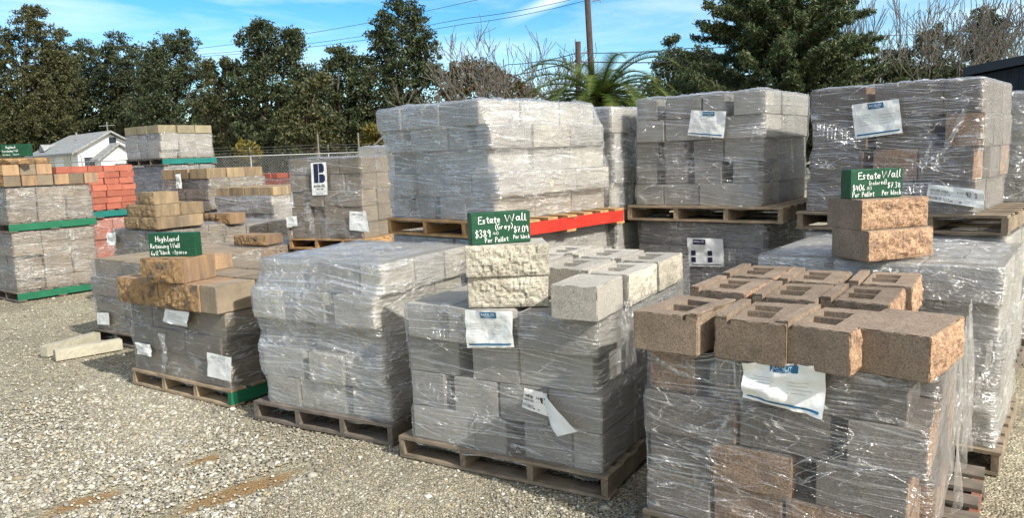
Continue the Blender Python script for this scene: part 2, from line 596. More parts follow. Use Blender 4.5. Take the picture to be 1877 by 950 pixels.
def block_mesh(name, w, d, h, mats, seed=0, res=.03, cores=False, rough=('f',), taper=1.0, wear=.004, split=.014):
    """a concrete block, rough split face(s) and worn edges; origin at the bottom centre; 'f' is the -y side.
    cores: two open cells in the top and a groove behind them"""
    rn = random.Random(seed)
    ex, ey = [], []
    cx = [(-.128, -.011), (.011, .128)]
    cy = (-.062, .058)
    gy = (.078, .096)
    if cores:
        ex = [v for c in cx for v in c] + [-.004, .004]
        ey = list(cy) + list(gy)
    eb = .004
    X = cuts(-w / 2, w / 2, res, ex + [-w / 2 + eb, w / 2 - eb])
    Y = cuts(-d / 2, d / 2, res, ey + [-d / 2 + eb, d / 2 - eb])
    Z = cuts(0, h, h / 7 if cores else res, [eb, h - eb] + ([h - .022] if cores else []))
    nz = len(Z) - 1
    gl_ = Z.index(h - .022) if cores else nz
    if cores:
        Z = Z + [h + .007, h + .011]
    ntop = len(Z) - 1
    nx, ny = len(X) - 1, len(Y) - 1

    def level(i, j):
        if i < 0 or j < 0 or i >= nx or j >= ny:
            return 0
        if cores:
            mx_, my_ = (X[i] + X[i + 1]) / 2, (Y[j] + Y[j + 1]) / 2
            if cy[0] < my_ < cy[1] and any(a < mx_ < b for a, b in cx):
                return 1
            if cy[0] < my_ < cy[1] and abs(mx_) < .004:
                return gl_
            if gy[0] < my_ < gy[1]:
                return gl_
            if my_ > gy[1]:
                return ntop
        return nz
    idx, V, F, fm = {}, [], [], []
    off = rn.random() * 50

    def vert(i, j, k):
        key = (i, j, k)
        if key in idx:
            return idx[key]
        x, y, z = X[i], Y[j], Z[k]
        on = (i in (0, nx)) + (j in (0, ny)) + (k in (0, nz, ntop))
        # taper towards the back
        f = 1 - (1 - taper) * (y + d / 2) / d
        x *= f
        nx_ = N3(x + off, y, z, 26) * .0016
        ny_ = N3(x, y + off, z, 26) * .0016
        nz_ = N3(x, y, z + off, 26) * .0016
        if on >= 2:
            q = wear * (.35 + abs(N3(x + off, y + off, z, 19)) * 1.9)
            if on == 3:
                q *= 1.5
            if i in (0, nx):
                nx_ -= math.copysign(q, X[i])
            if j in (0, ny):
                ny_ -= math.copysign(q, Y[j])
            if k in (0, nz, ntop):
                nz_ += q if k == 0 else -q

        def rg(a, b):
            e = min(1.0, max(0.0, min(a, b)) * 5.0)
            g = .7 * N3(x * 1.0 + off, y + off, z, 14) + .6 * N3(x, y + off, z + off, 38) + .6 * N3(x, y, z + off, 62)
            return split * (.75 * e ** .6 + g * (.35 + .65 * e))
        a = (x / f + w / 2) / w
        b = z / h
        c = (y + d / 2) / d
        if 'f' in rough and j == 0:
            ny_ -= rg(min(a, 1 - a), min(b, 1 - b))
        if 'k' in rough and j == ny:
            ny_ += rg(min(a, 1 - a), min(b, 1 - b))
        if 'r' in rough and i == nx:
            nx_ += rg(min(c, 1 - c), min(b, 1 - b))
        if 'l' in rough and i == 0:
            nx_ -= rg(min(c, 1 - c), min(b, 1 - b))
        idx[key] = len(V)
        V.append((x + nx_, y + ny_, z + nz_))
        return idx[key]
    for i in range(nx):
        for j in range(ny):
            L = level(i, j)
            F.append((vert(i, j, L), vert(i + 1, j, L), vert(i + 1, j + 1, L), vert(i, j + 1, L)))
            fm.append(0)
            F.append((vert(i, j, 0), vert(i, j + 1, 0), vert(i + 1, j + 1, 0), vert(i + 1, j, 0)))
            fm.append(0)
            for di, dj, a, b, s in ((-1, 0, (i, j + 1), (i, j), 'l'), (1, 0, (i + 1, j), (i + 1, j + 1), 'r'), (0, -1, (i, j), (i + 1, j), 'f'), (0, 1, (i + 1, j + 1), (i, j + 1), 'k')):
                L2 = level(i + di, j + dj)
                outer = not (0 <= i + di < nx and 0 <= j + dj < ny)
                for k in range(L2, L):
                    F.append((vert(*a, k), vert(*b, k), vert(*b, k + 1), vert(*a, k + 1)))
                    fm.append(1 if outer and s in rough else 0)
    return make_mesh(name, V, F, mats, fm)


_bc = {}


def blk(w, d, h, tone, rough=('f',), seed=0, **kw):
    key = (round(w, 3), round(d, 3), round(h, 3), tone, rough, seed, tuple(kw.items()))
    if key not in _bc:
        split = M.get(tone + '_split', M[tone])
        _bc[key] = block_mesh('block', w, d, h, [M[tone], split], seed=seed, rough=rough, **kw)
    return _bc[key]


_pm = {}


def plank(L, wd, th, mat):
    """board along x, origin at its corner; uv runs along the grain"""
    key = (round(L, 2), round(wd, 3), round(th, 3), mat.name)
    if key not in _pm:
        n = max(2, int(L / .12))
        rn = random.Random(len(_pm) + 3)
        V, F, UV = [], [], []
        for i in range(n + 1):
            x = L * i / n
            dz = rn.uniform(-.0015, .0015)
            e = rn.uniform(0, .003)
            for (y, z) in ((e, 0), (wd - e, 0), (wd - e, th), (e, th)):
                V.append((x + (rn.uniform(-.004, .004) if i in (0, n) else 0), y, z + dz))
                UV.append((x, y + z))
        for i in range(n):
            for k in range(4):
                a, b = i * 4 + k, i * 4 + (k + 1) % 4
                F.append((a, a + 4, b + 4, b))
        F.append((0, 1, 2, 3))
        F.append((n * 4 + 3, n * 4 + 2, n * 4 + 1, n * 4))
        _pm[key] = make_mesh('board', V, F, mat, uv=UV)
    return _pm[key]


def pallet(N, yaw, w, d, z, label, mat='wood', right=None, left=None, tilt=0.0, end=None, group='wooden pallets under the block stacks'):
    """wooden pallet: near corner N, boards run along the front face (local -x), stringers run back"""
    e = bpy.data.objects.new('wooden_pallet', None)
    COL.objects.link(e)
    e.location = (N[0], N[1], z)
    e.rotation_euler = (0, 0, -R(yaw))
    e['label'] = label
    e['category'] = 'pallet'
    e['group'] = group
    rn = random.Random(int(abs(N[0] * 1000) + z * 100))
    wm = M[mat]
    nd_ = 7
    bw = .115
    for i in range(nd_):
        y = i * (d - bw) / (nd_ - 1)
        me = plank(w, bw if i not in (0, nd_ - 1) else bw + .02, .018, wm)
        add('deck_board', me, e, (-w + rn.uniform(-.008, .008), y - (0.02 if i == nd_ - 1 else 0), .112), rotz=rn.uniform(-.006, .006))
    for i in range(4):
        x = -w + i * (w - .042) / 3
        m_ = wm
        if i == 3 and right:
            m_ = M[right]
        if i == 0 and left:
            m_ = M[left]
        me = plank(d - .01, .04, .094, m_)
        o = add('stringer', me, e, (x + .041, .005, .018), rotz=R(90))
    for i in range(3):
        y = [0, (d - bw) / 2, d - bw][i]
        add('bottom_board', plank(w, bw, .0175, wm), e, (-w + rn.uniform(-.01, .01), y, 0.0))
    return e


# ------------------------------------------------------------------ stroke lettering
GL = {
    'E': [[(.55, 1), (.08, 1), (.05, 0), (.55, .02)], [(.07, .52), (.45, .55)]],
    's': [[(.4, .5), (.2, .56), (.08, .43), (.35, .24), (.34, .08), (.05, .05)]],
    't': [[(.22, .85), (.2, .1), (.3, 0), (.4, .06)], [(.02, .58), (.42, .62)]],
    'a': [[(.36, .46), (.2, .54), (.05, .3), (.12, .04), (.26, .06), (.38, .32)], [(.40, .56), (.40, .1), (.50, -.02)]],
    'e': [[(.06, .28), (.4, .32), (.36, .52), (.18, .55), (.05, .3), (.12, .06), (.4, .06)]],
    'W': [[(0, 1), (.2, 0), (.47, .92), (.72, 0), (.95, 1.02)]],
    'l': [[(.12, 1), (.1, .06), (.26, 0)]],
    'c': [[(.38, .46), (.22, .54), (.06, .3), (.14, .05), (.38, .07)]],
    'o': [[(.2, .54), (.05, .3), (.16, .03), (.36, .12), (.38, .4), (.2, .54)]],
    'r': [[(.08, .54), (.08, .02)], [(.08, .38), (.22, .54), (.36, .5)]],
    'd': [[(.38, .46), (.2, .52), (.05, .28), (.14, .04), (.3, .08), (.4, .3)], [(.42, 1), (.4, .02)]],
    '(': [[(.25, 1.1), (.08, .7), (.08, .3), (.25, -.1)]],
    ')': [[(.05, 1.1), (.24, .7), (.24, .3), (.05, -.1)]],
    '$': [[(.46, .8), (.25, .9), (.06, .7), (.45, .4), (.4, .14), (.05, .14)], [(.26, 1.08), (.22, -.08)]],
    '0': [[(.25, 1), (.06, .6), (.1, .1), (.3, 0), (.46, .35), (.42, .85), (.25, 1)]],
    '3': [[(.06, .9), (.28, 1), (.4, .8), (.2, .55), (.42, .3), (.3, .02), (.04, .08)]],
    '4': [[(.12, 1), (.04, .42), (.46, .46)], [(.36, .95), (.36, 0)]],
    '6': [[(.36, 1), (.1, .55), (.1, .1), (.34, .02), (.4, .3), (.14, .45)]],
    '7': [[(.04, .95), (.44, 1), (.2, 0)], [(.12, .5), (.42, .55)]],
    '8': [[(.25, .55), (.08, .78), (.25, 1), (.42, .8), (.25, .55), (.06, .25), (.25, 0), (.44, .25), (.25, .55)]],
    '9': [[(.4, .75), (.22, .98), (.06, .72), (.22, .52), (.4, .75), (.38, 0)]],
    '1': [[(.15, 1), (.15, 0)]],
    '2': [[(.06, .82), (.24, 1), (.4, .78), (.05, .04), (.46, .04)]],
    '.': [[(.08, .08), (.1, 0)]],
    'P': [[(.08, 0), (.08, 1), (.34, .98), (.44, .74), (.3, .52), (.08, .5)]],
    'b': [[(.08, 1), (.08, .04), (.28, .02), (.4, .25), (.28, .5), (.08, .42)]],
    'k': [[(.08, 1), (.08, 0)], [(.38, .56), (.1, .28), (.42, .02)]],
    'K': [[(.08, .8), (.08, 0)], [(.42, .8), (.1, .4), (.46, .02)]],
    'G': [[(.46, .86), (.26, 1), (.05, .55), (.16, .05), (.42, .1), (.46, .42), (.28, .44)]],
    'y': [[(.06, .56), (.2, .2)], [(.42, .58), (.1, -.32)]],
    'H': [[(.06, 1), (.06, 0)], [(.46, 1), (.46, 0)], [(.06, .5), (.46, .52)]],
    'i': [[(.1, .55), (.1, 0)], [(.1, .76), (.11, .72)]],
    'g': [[(.4, .48), (.2, .54), (.06, .3), (.16, .06), (.38, .2)], [(.41, .54), (.38, -.25), (.1, -.28)]],
    'h': [[(.08, 1), (.08, 0)], [(.08, .36), (.26, .54), (.38, .4), (.38, 0)]],
    'n': [[(.08, .54), (.08, 0)], [(.08, .36), (.26, .54), (.38, .4), (.38, 0)]],
    'R': [[(.06, 0), (.08, 1), (.34, .98), (.42, .74), (.28, .52), (.08, .5)], [(.22, .5), (.46, 0)]],
    '"': [[(.1, 1.02), (.1, .8)], [(.24, 1.02), (.24, .8)]],
    '-': [[(.06, .4), (.34, .42)]],
    'p': [[(.08, .54), (.06, -.3)], [(.08, .44), (.26, .54), (.4, .3), (.26, .04), (.08, .1)]],
    'F': [[(.06, 0), (.08, 1), (.48, 1)], [(.08, .52), (.4, .54)]],
    'u': [[(.06, .54), (.1, .06), (.3, .04), (.38, .3), (.38, .54), (.4, 0)]],
    'B': [[(.08, 0), (.08, 1), (.34, .96), (.4, .74), (.1, .54), (.4, .4), (.42, .12), (.08, 0)]],
    'A': [[(0, 0), (.25, 1), (.48, 0)], [(.1, .38), (.4, .38)]],
    'S': [[(.44, .86), (.24, 1), (.06, .78), (.42, .32), (.3, .02), (.04, .1)]],
    'L': [[(.08, 1), (.08, 0), (.44, 0)]],
    'I': [[(.1, 1), (.1, 0)]],
    'T': [[(0, 1), (.5, 1)], [(.25, 1), (.25, 0)]],
    'x': [[(.06, .54), (.36, .02)], [(.36, .54), (.06, .02)]],
    'D': [[(.08, 0), (.08, 1), (.36, .85), (.42, .3), (.08, 0)]],
    'C': [[(.44, .85), (.24, 1), (.05, .5), (.2, 0), (.46, .14)]],
    'N': [[(.06, 0), (.06, 1), (.42, 0), (.42, 1)]],
    'O': [[(.25, 1), (.05, .5), (.25, 0), (.46, .5), (.25, 1)]],
    'm': [[(.06, .54), (.06, 0)], [(.06, .4), (.2, .54), (.28, .0)], [(.28, .4), (.42, .54), (.5, 0)]],
    'w': [[(.02, .54), (.14, 0), (.26, .4), (.38, 0), (.5, .54)]],
    'f': [[(.36, .95), (.2, .9), (.16, 0)], [(.02, .52), (.34, .54)]],
}
WID = {'W': 1.08, 'l': .3, 'i': .24, '.': .22, '(': .32, ')': .32, ' ': .36, '1': .3, 't': .46, '-': .42, '"': .36, 'I': .22, 'm': .62, 'w': .62}


def write(mb, text, x, y, size, width=None, slope=0.0, rad=None, z=0.0, flat=.35, mi=0):
    """strokes in the local xy plane, lifted to z; each stroke is a flattened tube"""
    adv = sum(WID.get(c, .56) for c in text)
    kx = (width / (adv * size)) if width else 1.0
    rad = rad or size * .055
    cx = x
    jr = random.Random(hash(len(text) * 7 + int(size * 1e5)) + sum(map(ord, text)))
    for ch in text:
        jy, js, jx = jr.uniform(-.05, .05) * size, jr.uniform(.92, 1.1), jr.uniform(-.06, .06)
        for st in GL.get(ch, []):
            pts = [(cx + (px + jx * (py - .4)) * size * kx, y + jy + py * size * js + (cx + px * size * kx - x) * slope) for px, py in st]
            b = len(mb.V)
            mb.tube([(p[0], p[1], z) for p in pts], rad, n=6, mi=mi)
            for q in range(b, len(mb.V)):
                v = mb.V[q]
                mb.V[q] = (v[0], v[1], z + (v[2] - z) * flat)
        cx += WID.get(ch, .56) * size * kx


def wall_frame(p, right, up, out):
    m = Matrix.Identity(4)
    for k, v in enumerate((right, up, out)):
        for r in range(3):
            m[r][k] = v[r]
    for r in range(3):
        m[r][3] = p[r]
    return m


# ------------------------------------------------------------------ stretch film
def film_mesh(name, layers, z_bot, mats, top='cap', seed=0, clear=.008, slope=.35, wr=.004, capamp=.014, rag=.02, flare=.015, dent=(), seam=0.0):
    """layers: list of (x0,x1,y0,y1,za,zb) in the stack's frame; the film is stretched round them.
    top: 'cap' = closed over the top, 'open' = ragged edge"""
    rn = random.Random(seed)
    ztop = layers[-1][5] + (0.006 if top == 'cap' else rn.uniform(-.01, .01))
    W_ = layers[0][1] - layers[0][0]
    D_ = layers[0][3] - layers[0][2]
    nx, ny = int(W_ / .028), int(D_ / .04)
    ring = []
    rc = .035
    for i in range(nx):
        ring.append(('f', i / nx))
    for i in range(ny):
        ring.append(('r', i / ny))
    for i in range(nx):
        ring.append(('k', i / nx))
    for i in range(ny):
        ring.append(('l', i / ny))
    n = len(ring)
    nzr = max(8, int((ztop - z_bot) / .024))
    V, UV, F, fm = [], [], [], []
    o = rn.random() * 60
    for k in range(nzr + 1):
        z = z_bot + (ztop - z_bot) * k / nzr
        e = []
        for q, sg in ((0, -1), (1, 1), (2, -1), (3, 1)):
            best = -9
            for L in layers:
                dz = max(L[4] + .02 - z, z - L[5] + .02, 0)
                best = max(best, sg * L[q] - slope * dz)
            e.append(sg * (best + clear))
        x0, x1, y0, y1 = e
        rnd = .012 if k < nzr - 1 or top != 'cap' else .02
        s = 0
        for (side, t) in ring:
            if side == 'f':
                x, y, ox, oy = x0 + (x1 - x0) * t, y0, 0, -1
                s = t * W_
                ed = min(t, 1 - t) * W_
            elif side == 'r':
                x, y, ox, oy = x1, y0 + (y1 - y0) * t, 1, 0
                s = W_ + t * D_
                ed = min(t, 1 - t) * D_
            elif side == 'k':
                x, y, ox, oy = x1 + (x0 - x1) * t, y1, 0, 1
                s = W_ + D_ + t * W_
                ed = min(t, 1 - t) * W_
            else:
                x, y, ox, oy = x0, y1 + (y0 - y1) * t, -1, 0
                s = 2 * W_ + D_ + t * D_
                ed = min(t, 1 - t) * D_
            if ed < 1e-6:      # pull corner in a little
                mx_, my_ = (x0 + x1) / 2, (y0 + y1) / 2
                x += math.copysign(.008, mx_ - x)
                y += math.copysign(.008, my_ - y)
            a = wr * (N3(s * 2.5 + o, z * 16, 1.3) + .8 * N3(s * 14 + o, z * 9, 4.1) + .5 * N3(s * 34, z * 30 + o, 2.2))
            a += .006 * max(0, N3(s * 3 + z * 4 + o, z * 3 - s, 7.7)) * 2
            # long drape folds that fan away from corners
            a += .011 * max(0, 1 - abs(math.sin((s * 1.3 + z * 2.1 + o) * 3.0)) * 3.2) * max(0, N3(s * 1.4, z * 1.6 + o, 9.1)) * 2
            if k == 0:
                a += flare
            zz = z
            if k == 0:
                zz += rag * N3(s * 5 + o, 0, 3)
            if top == 'open' and k >= nzr - 1:
                zz += rag * 1.4 * N3(s * 6 + o, 5, 3) + rag * .7 * N3(s * 25 + o, 5, 9)
                a += .012 * N3(s * 9, o, 2)
            V.append((x + ox * a, y + oy * a, zz))
            UV.append((s, z))
    for k in range(nzr):
        for i in range(n):
            j = (i + 1) % n
            F.append((k * n + i, k * n + j, (k + 1) * n + j, (k + 1) * n + i))
            fm.append(0)
    if top == 'cap':
        cx, cy = (layers[-1][0] + layers[-1][1]) / 2, (layers[-1][2] + layers[-1][3]) / 2
        base = nzr * n
        nr = 16
        prev = base
        for r in range(1, nr):
            f = 1 - r / nr
            b0 = len(V)
            for i in range(n):
                bx, by, bz = V[base + i]
                x, y = cx + (bx - cx) * f, cy + (by - cy) * f
                ee = min(1, (1 - f) * 5)
                z = ztop + ee * (capamp * (.25 + N3(x * 4 + o, y * 4, 1) + .8 * abs(N3(x * 9 + o, y * 11, 5)) + .45 * N3(x * 26, y * 26 + o, 3))) + .004
                V.append((x, y, z))
                UV.append((x, y))
            for i in range(n):
                j = (i + 1) % n
                F.append((prev + i, prev + j, b0 + j, b0 + i))
                fm.append(1)
            prev = b0
        V.append((cx, cy, ztop + capamp * .4))
        UV.append((cx, cy))
        for i in range(n):
            F.append((prev + i, prev + (i + 1) % n, len(V) - 1))
            fm.append(1)
    return make_mesh(name, V, F, mats, fm, smooth=True, uv=UV)


# ------------------------------------------------------------------ wrapped stacks
def split_run(rn, L, sizes):
    out = []
    x = 0
    while x < L - .12:
        s = rn.choice(sizes)
        if L - x - s < .14:
            s = L - x
        out.append((x, min(s, L - x)))
        x += s
    return out


def stack(N, yaw, w, d, z0, z1, n, label, tone='midgrey', rough_chance=.2, sizes=(.30, .44), film='film', cap='film_cap', top='cap',
          seed=1, jit=.02, inset=(.03, .03, .03, .03), group='stacks of concrete blocks in stretch film', lean=(0, 0), offs=None,
          wr=.004, capamp=.014, name='wrapped_block_stack', cat='block stack', side_tone=None, topbare=0, slope=.35, clear=.008, gap=.012, film_drop=.035, bare=None, recess=None):
    """a load of blocks in stretch film; near corner N of its pallet, inset = (right, left, front, back)"""
    e = bpy.data.objects.new(name, None)
    COL.objects.link(e)
    e.location = (N[0], N[1], 0)
    e.rotation_euler = (0, 0, -R(yaw))
    e['label'] = label
    e['category'] = cat
    e['group'] = group
    rn = random.Random(seed)
    recess = (.35 if rough_chance > 0 else .1) if recess is None else recess
    X1, X0, Y0, Y1 = -inset[0], -w + inset[1], inset[2], d - inset[3]
    h = (z1 - z0) / n
    layers = []
    for k in range(n):
        za, zb = z0 + k * h, z0 + (k + 1) * h
        f = k / max(1, n - 1)
        dx = lean[0] * f + (offs[k][0] if offs else rn.uniform(-jit, jit))
        dy = lean[1] * f + (offs[k][1] if offs else rn.uniform(-jit, jit))
        ext = [9, -9, 9, -9]
        rows = 3 if (Y1 - Y0) > .8 else 2
        rd = (Y1 - Y0) / rows
        for r in range(rows):
            y = Y0 + r * rd
            if 0 < r < rows - 1 and 0 < k < n - 1:
                runs = split_run(rn, X1 - X0, sizes)
                runs = [runs[0], runs[-1]]
            else:
                runs = split_run(rn, X1 - X0, sizes)
            for (sx, sw) in runs:
                bw, bd = sw - gap, rd - gap
                if r == 0 and sw > .25 and rn.random() < recess:
                    g_ = rn.uniform(.035, .09)
                    bw -= g_
                    sx -= g_ / 2
                elif r == 0 and rn.random() < .12:
                    bd -= .035
                ro = []
                pushed_ = .0175 if bd < rd - gap - .01 else 0
                if rn.random() < rough_chance:
                    ro.append('f')
                if rn.random() < rough_chance * 1.6:
                    ro.append('r')
                bwq, bdq = round(bw / .02) * .02, round(bd / .02) * .02
                me = blk(bwq, bdq, round(h - .003, 3), bare if bare and k >= n - topbare else tone, tuple(ro), seed=rn.randint(0, 1), res=.07, wear=.0035, split=.006)
                px = X0 + sx + sw / 2 + dx + rn.uniform(-.004, .004)
                py = y + rd / 2 + dy + pushed_ + (rn.uniform(-.016, .016) if r in (0, rows - 1) else 0)
                o = add('block', me, e, (px, py, za), rotz=rn.uniform(-.012, .012), scale=(bw / bwq, bd / bdq, 1))
                ext = [min(ext[0], px - bw / 2), max(ext[1], px + bw / 2), min(ext[2], py - bd / 2), max(ext[3], py + bd / 2)]
        layers.append((*ext, za, zb))
    nl = layers[:n - topbare] if topbare else layers
    me = film_mesh('stretch_film', nl, z0 - film_drop, [M[film], M[cap]], top=top, seed=seed, wr=wr, capamp=capamp, slope=slope, clear=clear)
    add('stretch_film', me, e)
    e2 = dict(e=e, layers=layers, N=N, yaw=yaw, w=w, d=d, z0=z0, z1=z1)
    return e2


def to_face(S, u, v, side='f', out=.02):
    """where the sight line of a pixel meets the front ('f') or right ('r') face of a stack, in the stack's frame"""
    a = R(S['yaw'])
    r = ray(u, v)
    o = Vector((0, 0, CAM_H)) - Vector((S['N'][0], S['N'][1], 0))
    ex, ey = Vector((math.cos(a), -math.sin(a), 0)), Vector((math.sin(a), math.cos(a), 0))
    ol = Vector((o.dot(ex), o.dot(ey), o.z))
    rl = Vector((r.dot(ex), r.dot(ey), r.z))
    if side == 'f':
        y = min(L[2] for L in S['layers']) - out
        t = (y - ol.y) / rl.y
    else:
        x = max(L[1] for L in S['layers']) + out
        t = (x - ol.x) / rl.x
    return ol + rl * t


def sheet_label(S, quad, side='f', design='plain', out=.016, label=None, bend=.006, seed=0, group=None):
    """paper label on a stack's film. quad = pixels TL, TR, BR, BL; built on the face at its real size"""
    P = [to_face(S, *q, side=side, out=out) for q in quad]
    if side == 'f':
        ax = Vector((1, 0, 0))
        no = Vector((0, -1, 0))
    else:
        ax = Vector((0, 1, 0))
        no = Vector((1, 0, 0))
    O = P[3]
    nu, nv = 14, 12
    V, UV, F = [], [], []

    def pos(a, b, lift=0.0):
        p = (P[3] * (1 - a) + P[2] * a) * (1 - b) + (P[0] * (1 - a) + P[1] * a) * b
        q = bend * (N3(a * 2.5 + seed, b * 2.5, 3.3) * 1.6 + .7 * N3(a * 7 + seed, b * 5, 1.1) + .25 * N3(a * 16, b * 14 + seed, 8))
        q += bend * .8
        return p + no * (q + lift)
    for j in range(nv + 1):
        for i in range(nu + 1):
            V.append(pos(i / nu, j / nv))
    for j in range(nv):
        for i in range(nu):
            a = j * (nu + 1) + i
            F.append((a, a + 1, a + nu + 2, a + nu + 1))
    o = add('paper_label', make_mesh('paper_label', V, F, M['paper'], smooth=True), S['e'])
    if label:
        o['label'] = label
    Wd = (P[1] - P[0]).length
    Ht = (P[0] - P[3]).length

    def patch(mb, a0, a1, b0, b1, mi, lift=.0026):
        k = max(2, int((a1 - a0) * 14))
        l = max(1, int((b1 - b0) * 12))
        Vv, Ff = [], []
        for j in range(l + 1):
            for i in range(k + 1):
                Vv.append(pos(a0 + (a1 - a0) * i / k, b0 + (b1 - b0) * j / l, lift))
        for j in range(l):
            for i in range(k):
                q = j * (k + 1) + i
                Ff.append((q, q + 1, q + k + 2, q + k + 1))
        mb.put(Vv, Ff, mi)

    def words(mb, text, a, b, size, mi, width=None, rad=None, lift=.0036):
        t = MB()
        write(t, text, 0, 0, size, width=width * Wd if width else None, rad=rad or size * .07)
        vv = []
        for v in t.V:
            p = pos(a + v[0] / Wd, b + v[1] / Ht, lift + v[2])
            vv.append(p)
        mb.put(vv, t.F, mi)
    mb = MB()
    rn = random.Random(seed + 5)
    mats = [M['black_ink'], M['blue_ink'], M['white_ink'], M['navy_ink'], M['grey_ink']]
    if design == 'maker':
        patch(mb, .34, .68, .80, .965, 1)
        words(mb, 'BASALITE', .37, .865, Ht * .062, 2, width=.28, lift=.0055)
        words(mb, 'CONCRETE', .42, .82, Ht * .03, 2, width=.18, lift=.0055)
        patch(mb, .05, .95, .07, .115, 1)
        for k in range(5):
            patch(mb, .10, .30 + rn.random() * .12, .64 - k * .07, .648 - k * .07, 4)
        for k in range(4):
            patch(mb, .55, .70 + rn.random() * .2, .60 - k * .08, .608 - k * .08, 4)
    elif design == 'maker2':
        patch(mb, .16, .52, .78, .96, 3)
        words(mb, 'BASALITE', .19, .85, Ht * .06, 2, width=.29, lift=.0055)
        for a_ in (.08, .55):
            for b_ in (.15, .38):
                patch(mb, a_, a_ + .13, b_, b_ + .18, 3)
        patch(mb, .08, .92, .05, .08, 3)
    elif design == 'logo':
        for j in range(11):
            patch(mb, .03, .10, .37 + j * .055, .374 + j * .055, 4, .0012)
            patch(mb, .88, .97, .37 + j * .055, .374 + j * .055, 4, .0012)
        patch(mb, .16, .47, .38, .97, 3)
        patch(mb, .52, .78, .69, .97, 3)
        patch(mb, .76, .84, .73, .92, 3, .0016)
        patch(mb, .52, .80, .38, .64, 3)
        patch(mb, .78, .87, .42, .60, 3, .0016)
        words(mb, 'BASALITE', .14, .25, Ht * .07, 0, width=.72, rad=Ht * .007)
        words(mb, 'concrete', .26, .17, Ht * .06, 0, width=.5, rad=Ht * .005)
        patch(mb, .12, .9, .11, .115, 0)
        words(mb, 'BLOCK', .3, .04, Ht * .035, 0, width=.45, rad=Ht * .004)
    elif design == 'barcode':
        for i in range(24):
            a = .03 + i * .016
            patch(mb, a, a + rn.choice([.004, .008]), .12, .28, 0)
        words(mb, 'ESTATE WALL', .06, .60, Ht * .13, 0, width=.34)
        words(mb, 'BLOCK 8 18 12', .06, .42, Ht * .10, 0, width=.36)
        words(mb, '1253', .12, .32, Ht * .06, 0, width=.12)
        words(mb, '4253', .70, .50, Ht * .26, 0, width=.2, rad=Ht * .02)
        words(mb, 'B 130', .54, .64, Ht * .09, 0, width=.12)
        patch(mb, .52, .66, .50, .51, 0)
        patch(mb, .42, .47, .12, .18, 0)
        patch(mb, .58, .62, .12, .18, 0)
    elif design == 'ticket':
        words(mb, 'SERIES BLOCKS', .14, .82, Ht * .06, 0, width=.62)
        words(mb, 'LOT 20', .38, .70, Ht * .05, 0, width=.24)
        words(mb, '7 30', .55, .58, Ht * .05, 0, width=.2)
        patch(mb, .30, .78, .36, .366, 4)
        patch(mb, .30, .62, .30, .306, 4)
        patch(mb, .10, .85, .90, .904, 4)
    elif design == 'small':
        for k in range(4):
            patch(mb, .15, .5 + rn.random() * .35, .75 - k * .15, .77 - k * .15, 4)
    if mb.V:
        mm_ = mb.mesh('print', mats)
        p = add('print', mm_, o)
    return o


